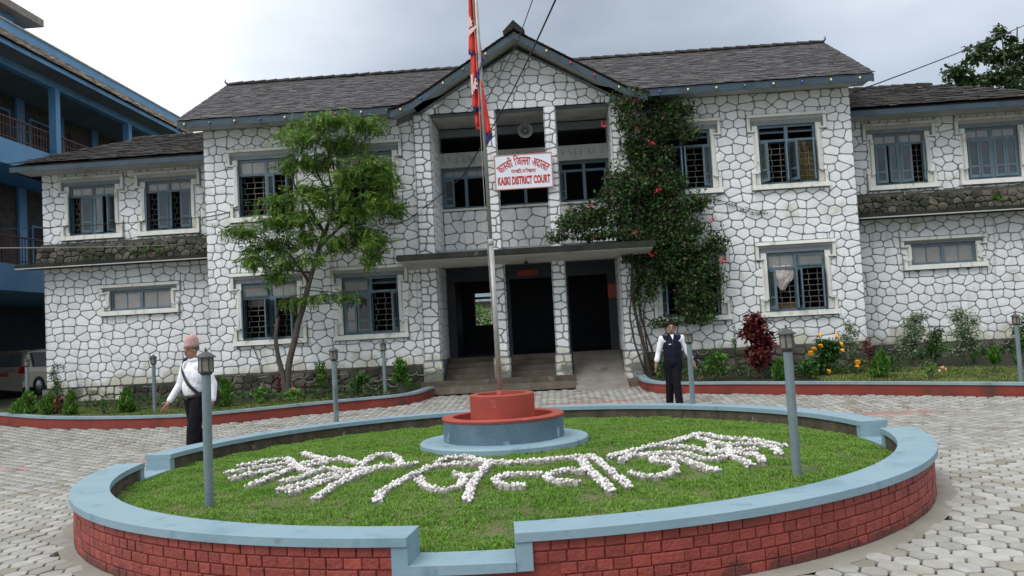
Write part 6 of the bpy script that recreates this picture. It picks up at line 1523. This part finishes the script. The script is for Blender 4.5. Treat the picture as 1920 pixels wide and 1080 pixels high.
for s in (-1, 1):
    b = MB(); b.prism([(s*0.845, -1.955, 0.98), (s*0.845, -1.99, 0.72), (s*0.62, -2.005, 0.76), (s*0.67, -1.955, 0.96)], (0, -0.03, 0), 'tail'); b.build('tail_light', car)
    b = MB(); b.prism([(s*0.865, -1.5, 0.95), (s*0.865, 0.95, 0.95), (s*0.755, 0.42, 1.42), (s*0.745, -1.45, 1.44)], (s*0.012, 0, 0), 'carside'); b.build('side_window', car)
    for y in (-1.28, 1.28):
        b = MB(); b.lathe([(0.20, -0.10), (0.30, -0.10), (0.315, -0.07), (0.315, 0.07), (0.30, 0.10), (0.20, 0.10)], 'tyre', 24, close=True); b.v = [Matrix.Rotation(R(90), 4, 'Y') @ Vector(p) for p in b.v]; w_ = b.build('tyre', car, (s*0.80, y, 0.29), smooth=True)
        b = MB(); b.lathe([(0.205, 0.06*s), (0.19, 0.085*s), (0.05, 0.09*s), (0.0, 0.10*s)], 'rim', 14); b.v = [Matrix.Rotation(R(90), 4, 'Y') @ Vector(p) for p in b.v]; b.build('rim', w_, smooth=True)
MB().prism([(-0.84, -1.98, 0.50), (0.84, -1.98, 0.50), (0.82, -2.09, 0.46), (0.80, -2.09, 0.34), (-0.80, -2.09, 0.34), (-0.82, -2.09, 0.46)][:4][::1], (0, 0, -0.20), 'carpaint').build('rear_bumper', car)
MB().box(-0.26, 0.26, -2.03, -2.015, 0.66, 0.79, 'plate').build('number_plate', car)
MB().box(-0.5, 0.5, -2.035, -2.01, 0.82, 0.86, 'rim').build('tailgate_trim', car)

# ============================================================ PEOPLE
def ttube(bm, p, q, r0, r1, n=10, seg=3):
    p = Vector(p); q = Vector(q); d = (q-p); L_ = d.length; d.normalize(); a = Vector((0, 0, 1)) if abs(d.z) < 0.9 else Vector((1, 0, 0)); u = (a-d*a.dot(d)).normalized(); w_ = d.cross(u)
    rings = []
    pos = [(-0.86, 0.5), (-0.5, 0.87)]  # rounded start
    lst = []
    for k, s in pos: lst.append((p+d*r0*k, r0*s))
    for i in range(seg+1): lst.append((p+d*L_*i/seg, r0+(r1-r0)*i/seg))
    for k, s in ((0.5, 0.87), (0.86, 0.5)): lst.append((q+d*r1*k, r1*s))
    for c_, r_ in lst: rings.append([bm.verts.new(c_+(u*math.cos(2*math.pi*j/n)+w_*math.sin(2*math.pi*j/n))*r_) for j in range(n)])
    for a_, b_ in zip(rings, rings[1:]):
        for j in range(n): bm.faces.new((a_[j], a_[(j+1) % n], b_[(j+1) % n], b_[j]))
    bm.faces.new(rings[0][::-1]); bm.faces.new(rings[-1])
def tell(bm, c_, r_, rot=None, nu=16, nv=12):
    b = MB(); b.ell(c_, r_, None, nu, nv, rot); vs = [bm.verts.new(p) for p in b.v]
    for f in b.f:
        try: bm.faces.new([vs[i] for i in f])
        except ValueError: pass
def fused(name, parts, m, parent, voxel=0.012, smooth_it=3, H=1.0):
    bm = bmesh.new()
    for p in parts:
        if p[0] == 't': ttube(bm, *p[1:])
        else: tell(bm, *p[1:])
    bmesh.ops.remove_doubles(bm, verts=bm.verts, dist=1e-5)
    me = bpy.data.meshes.new(name); bm.to_mesh(me); bm.free(); o = bpy.data.objects.new(name, me); C.objects.link(o)
    md = o.modifiers.new('r', 'REMESH'); md.mode = 'VOXEL'; md.voxel_size = voxel
    if smooth_it: sm = o.modifiers.new('s', 'SMOOTH'); sm.iterations = smooth_it; sm.factor = 0.5
    bpy.context.view_layer.update(); dg = bpy.context.evaluated_depsgraph_get(); me2 = bpy.data.meshes.new_from_object(o.evaluated_get(dg)); bpy.data.objects.remove(o)
    me2.materials.clear(); me2.materials.append(MT[m]); me2.polygons.foreach_set('use_smooth', [True]*len(me2.polygons)); me2.name = name
    return link(name, me2, parent)
def person(label, loc, rz, S, J, kind, head_turn=0.0):
    """S: scale so that the figure is about S metres tall; J: joints in unit-height space"""
    t = thing('person', label, 'person', loc, rz)
    g = {k: Vector(v)*S for k, v in J.items()}
    hc = g['head']; Rh = Matrix.Rotation(head_turn, 3, 'Z')
    def h(x, y, z): return hc+Rh @ Vector((x*S, y*S, z*S))
    P = [('t', g['pelvis'], g['chest'], .060*S, .080*S), ('t', g['chest'], g['neck'], .07*S, .035*S), ('t', g['neck'], h(0, .005, -.01), .030*S, .032*S),
         ('e', h(0, .004, .012), (.044*S, .054*S, .060*S)), ('e', h(0, -.012, -.028), (.033*S, .036*S, .036*S)), ('e', h(0, -.054, -.008), (.0085*S, .014*S, .013*S)), ('t', h(0, -.046, .012), h(0, -.056, -.006), .005*S, .007*S, 6, 2),
         ('e', h(.045, .005, -.004), (.006*S, .013*S, .020*S)), ('e', h(-.045, .005, -.004), (.006*S, .013*S, .020*S)), ('e', h(0, -.046, -.034), (.015*S, .006*S, .006*S)),
         ('e', h(.017, -.045, .018), (.014*S, .006*S, .005*S)), ('e', h(-.017, -.045, .018), (.014*S, .006*S, .005*S))]
    for s, sh, el, wr, hd in ((-1, 'shR', 'elR', 'wrR', 'hdR'), (1, 'shL', 'elL', 'wrL', 'hdL')):
        P += [('t', g['chest'], g[sh], .05*S, .033*S), ('t', g[sh], g[el], .031*S, .024*S), ('t', g[el], g[wr], .024*S, .0155*S)]
        d = (g[hd]-g[wr]).normalized(); side = Vector((s*0.25, -1, 0)); side = (side-d*side.dot(d)).normalized(); nrm = d.cross(side)
        pc = g[wr]+d*.028*S
        P += [('t', g[wr], pc, .0155*S, .018*S), ('t', pc-side*.010*S, pc+d*.026*S-side*.014*S, .012*S, .010*S), ('t', pc+side*.008*S, pc+d*.026*S+side*.013*S, .012*S, .010*S)]
        for k, (off, ln) in enumerate(((.019, .040), (.007, .046), (-.006, .043), (-.018, .034))):
            a = pc+d*.028*S+side*off*S; b_ = a+d*ln*0.55*S+side*off*0.15*S; c_ = b_+(d*0.75+nrm*(-s)*0.55).normalized()*ln*0.5*S
            P += [('t', a, b_, .0058*S, .0052*S, 6, 2), ('t', b_, c_, .0052*S, .0044*S, 6, 2)]
        a = g[wr]+d*.018*S+side*.016*S; b_ = a+(d*0.6+side*0.8).normalized()*.026*S; P += [('t', a, b_, .0075*S, .006*S, 6, 2), ('t', b_, b_+d*.020*S, .006*S, .005*S, 6, 2)]
        hp, kn, an = ('hpR', 'knR', 'anR') if s < 0 else ('hpL', 'knL', 'anL')
        P += [('t', g['pelvis'], g[hp], .05*S, .048*S), ('t', g[hp], g[kn], .044*S, .032*S), ('t', g[kn], g[an], .030*S, .019*S), ('t', g[an], g[an]+Vector((0, -.05*S, -.026*S)), .015*S, .011*S)]
    fused('body', P, 'skin', t, 0.0075, 2)
    # clothing
    tr = []
    for s, hp, kn, an in ((-1, 'hpR', 'knR', 'anR'), (1, 'hpL', 'knL', 'anL')):
        tr += [('t', g['pelvis']+Vector((0, 0, .012*S)), g[hp], .077*S, .064*S), ('t', g[hp], g[kn], .066*S, .051*S), ('t', g[kn], g[an]+Vector((0, .003*S, -.012*S)), .050*S, .046*S, 12, 4)]
    tr += [('e', g['pelvis']+Vector((0, 0.005*S, .02*S)), (.098*S, .078*S, .07*S))]
    fused('trousers', tr, 'trousers', t, 0.012, 2)
    sl = []
    for sh, el, wr in (('shR', 'elR', 'wrR'), ('shL', 'elL', 'wrL')):
        e = g[el]+(g[wr]-g[el])*(0.62 if kind == 'vest' else 0.93)
        sl += [('t', g['chest']+Vector((0, 0, .03*S)), g[sh], .055*S, .042*S), ('t', g[sh], g[el], .041*S, .033*S), ('t', g[el], e, .033*S, .027*S if kind != 'vest' else .031*S)]
        if kind == 'vest': sl += [('t', e-(g[wr]-g[el]).normalized()*.02*S, e, .034*S, .034*S)]
    sl += [('t', g['pelvis']+Vector((0, 0, .05*S)), g['chest'], .080*S, .088*S), ('e', g['chest']+Vector((0, 0, -.02*S)), (.108*S, .075*S, .11*S)), ('e', g['chest']*.5+g['pelvis']*.5+Vector((0, -.012*S, .0)), ((.094*S, .084*S, .11*S) if kind != 'vest' else (.07*S, .06*S, .1*S))), ('e', g['pelvis']+Vector((0, -.004*S, .065*S)), ((.090*S, .078*S, .05*S) if kind != 'vest' else (.07*S, .06*S, .05*S))), ('t', g['chest'], g['neck']+Vector((0, .004*S, -.012*S)), .07*S, .045*S)]
    fused('shirt', sl, 'shirt', t, 0.011, 2)
    nk = g['neck']
    b = MB(); b.tube([nk+Vector((.042*S*math.cos(a), .040*S*math.sin(a)-.002*S, .004*S+.010*S*math.sin(a))) for a in [math.pi*2*i/18-math.pi/2+0.25 for i in range(17)]], .011*S, 'shirt' if kind != 'vest' else 'navy', 6); b.build('collar', t, smooth=True)
    if kind == 'vest':
        V_ = [('t', g['pelvis']+Vector((0, 0, -.005*S)), g['chest'], .088*S, .094*S), ('e', g['chest']+Vector((0, 0, -.02*S)), (.118*S, .083*S, .115*S)), ('e', g['pelvis']+Vector((0, 0, .02*S)), (.108*S, .086*S, .08*S)), ('e', g['chest']*.5+g['pelvis']*.5, (.112*S, .092*S, .14*S)), ('t', g['chest'], g['neck']+Vector((0, .008*S, -.012*S)), .075*S, .050*S)]
        for sh in ('shR', 'shL'): V_ += [('t', g['chest']+Vector((0, 0, .04*S)), g[sh]*0.75+g['chest']*.25+Vector((0, 0, .02*S)), .058*S, .046*S)]
        fused('vest', V_, 'navy', t, 0.011, 2)
        c_ = g['neck']; b = MB(); b.prism([c_+Vector((-.022*S, -.056*S, .008*S)), c_+Vector((.022*S, -.056*S, .008*S)), c_+Vector((0.004*S, -.086*S, -.055*S))], (0, -.006*S, 0), 'shirt'); b.build('shirt_front', t)
        c_ = g['chest']; MB().box(-.052*S, -.022*S, -.098*S, -.086*S, .01*S, .020*S, 'signwhite').build('badge', t, c_)
        MB().tube([g['neck']+Vector((0, -.09*S, -.06*S)), g['chest']+Vector((0, -.092*S, -.02*S)), g['pelvis']+Vector((0, -.092*S, .04*S))], .004*S, 'leather', 5).build('zip', t)
    for s, an in ((-1, 'anR'), (1, 'anL')):
        a = g[an]; fused('shoe', [('t', a+Vector((0, .018*S, -.026*S)), a+Vector((0, -.088*S, -.032*S)), .026*S, .021*S), ('t', a+Vector((0, 0, 0)), a+Vector((0, .008*S, -.02*S)), .026*S, .028*S)], 'leather', t, 0.008, 2)
    for s in (-1, 1):
        MB().ell(h(s*.0175, -.0465, .004), (.0052*S, .004*S, .0030*S), 'hair', 8, 6).build('eye', t, smooth=True)
        MB().tube([h(s*.009, -.053, .019), h(s*.018, -.054, .0225), h(s*.028, -.047, .019)], .0022*S, 'hair', 5).build('eyebrow', t)
    MB().tube([h(-.013, -.0515, -.0335), h(0, -.0545, -.0325), h(.013, -.0515, -.0335)], .0018*S, 'redleaf', 5).build('mouth', t)
    return t, g, h
# man in the navy vest, right
J = dict(pelvis=(0, 0, .535), chest=(0, -.005, .72), neck=(0, .005, .842), head=(0, -.018, .925), shR=(-.118, 0, .800), shL=(.118, 0, .800), elR=(-.168, .01, .635), elL=(.172, .015, .635), wrR=(-.205, -.02, .50), wrL=(.232, -.03, .515), hdR=(-.212, -.03, .44), hdL=(.250, -.05, .455),
         hpR=(-.052, 0, .52), hpL=(.052, 0, .52), knR=(-.050, .02, .285), knL=(.022, -.05, .285), anR=(-.058, .08, .055), anL=(.036, -.08, .050))
pr_, g, h = person('man in a navy vest and white shirt walking beside a lamp post', (2.82, -4.1, zg(-4.1)), R(0), 1.60, J, 'vest', R(-4))
S = 1.60
def hair_cap(h, S, m, t, name='hair', low=-.01):
    b = MB(); v = []; f = []; nu, nv = 18, 8
    for i in range(nv+1):
        ph = (math.pi*0.56)*i/nv
        for j in range(nu):
            a = 2*math.pi*j/nu; fr = max(0, -math.sin(a)); lim = ph*(1-0.42*fr) 
            r_ = 1.0+0.05*noise.noise(Vector((math.cos(a)*3, math.sin(a)*3, i)))
            v.append(h(.049*math.sin(lim)*math.cos(a)*r_, .006+.060*math.sin(lim)*math.sin(a)*r_, .014+.068*math.cos(lim)*r_))
    for i in range(nv):
        for j in range(nu): f.append((i*nu+j, (i+1)*nu+j, (i+1)*nu+(j+1) % nu, i*nu+(j+1) % nu))
    b.raw(v, f, m); o = b.build(name, t, smooth=True); md = o.modifiers.new('thickness', 'SOLIDIFY'); md.thickness = 0.012; md.offset = 0
hair_cap(h, S, 'hair', pr_)
# man with the patterned cap, left
S = 1.80
J = dict(pelvis=(0, 0, .535), chest=(0, -.01, .72), neck=(0, -.004, .842), head=(0, -.026, .918), shR=(-.112, -.005, .800), shL=(.112, .01, .800), elR=(-.150, -.040, .645), elL=(.150, .065, .640), wrR=(-.170, -.125, .520), wrL=(.165, .045, .515), hdR=(-.175, -.155, .470), hdL=(.168, .02, .455),
         hpR=(-.05, 0, .52), hpL=(.05, 0, .52), knR=(-.048, .02, .290), knL=(.045, -.06, .285), anR=(-.05, .11, .065), anL=(.05, -.085, .045))
pl_, g, h = person('man with pink patterned cap, white shirt and black shoulder bag, walking', (-4.60, -8.55, 0.0), R(-34), 1.80, J, 'shirt', R(8))
hair_cap(h, S, 'greyhair', pl_)
b = MB(); v = []; f = []; nu = 22     # slanted cloth cap
for i, (zz, sc, sh) in enumerate(((.028, 1.06, 0), (.050, 1.07, 0), (.085, 1.0, -.003), (.108, .80, -.010), (.118, .45, -.014), (.119, .02, -.015))):
    for j in range(nu):
        a = 2*math.pi*j/nu; v.append(h(.0475*sc*math.cos(a)+(.012*(zz-.03)/.09), .004+.058*sc*math.sin(a)+sh, zz+.010*math.sin(a)*(1 if i < 2 else .4)+.012*math.cos(a)*(i/5)))
for i in range(5):
    for j in range(nu): f.append((i*nu+j, i*nu+(j+1) % nu, (i+1)*nu+(j+1) % nu, (i+1)*nu+j))
f.append(tuple(range(nu-1, -1, -1))); b.raw(v, f, 'captopi'); b.build('cap', pl_, smooth=True)
MB().tube([h(-.014, -.0525, -.026), h(0, -.0555, -.0235), h(.014, -.0525, -.026)], .0035*S, 'greyhair', 6).build('moustache', pl_)
st = smooth_path([Vector(p)*S for p in ((-.075, .03, .852), (-.075, -.045, .842), (-.045, -.088, .78), (.01, -.102, .71), (.07, -.095, .64), (.115, -.04, .57), (.12, .02, .55))], 5)
b = MB()
for i, p in enumerate(st):
    d = (st[min(i+1, len(st)-1)]-st[max(i-1, 0)]).normalized(); n_ = Vector((p.x*0.6, p.y, 0)).normalized(); sd_ = d.cross(n_).normalized()*.013*S
    b.v += [tuple(p-sd_), tuple(p+sd_), tuple(p+sd_-n_*.004*S), tuple(p-sd_-n_*.004*S)]
b.mi('leather')
for i in range(len(st)-1):
    for j in range(4): b.f.append((i*4+j, (i+1)*4+j, (i+1)*4+(j+1) % 4, i*4+(j+1) % 4)); b.m.append(0)
b.build('bag_strap', pl_)
bag = thing('shoulder_bag', 'black shoulder bag hanging at the hip of the man with the pink cap', 'bag', (0, 0, 0), 0)
bag.matrix_world = Matrix.Translation((-4.60, -8.55, 0)) @ Matrix.Rotation(R(-34), 4, 'Z') @ Matrix.Translation((.135*S, .045*S, .52*S))
o = MB().box(-.02, .02, -.13, .13, -.10, .12, 'leather').build('pouch', bag); md = o.modifiers.new('bevel', 'BEVEL'); md.width = 0.018; md.segments = 3
o = MB().box(.022, .028, -.125, .125, .0, .118, 'leather').build('flap', bag)
MB().tube([Vector((-.13*S+.12*S, -.025*S, .03*S)), Vector((0, -.04, .118))], .010, 'leather', 6).build('strap_end', bag)
MB().box(-.02*S, .02*S, -.005, .005, -.012*S, .012*S, 'lampcap').build('belt_buckle', pl_, Vector((0, -.083, .545))*S)
b = MB(); b.tube([Vector((.093*math.cos(a), .082*math.sin(a)-.002, .552))*S for a in [2*math.pi*i/24 for i in range(25)]], .010*S, 'leather', 6); b.build('belt', pl_)
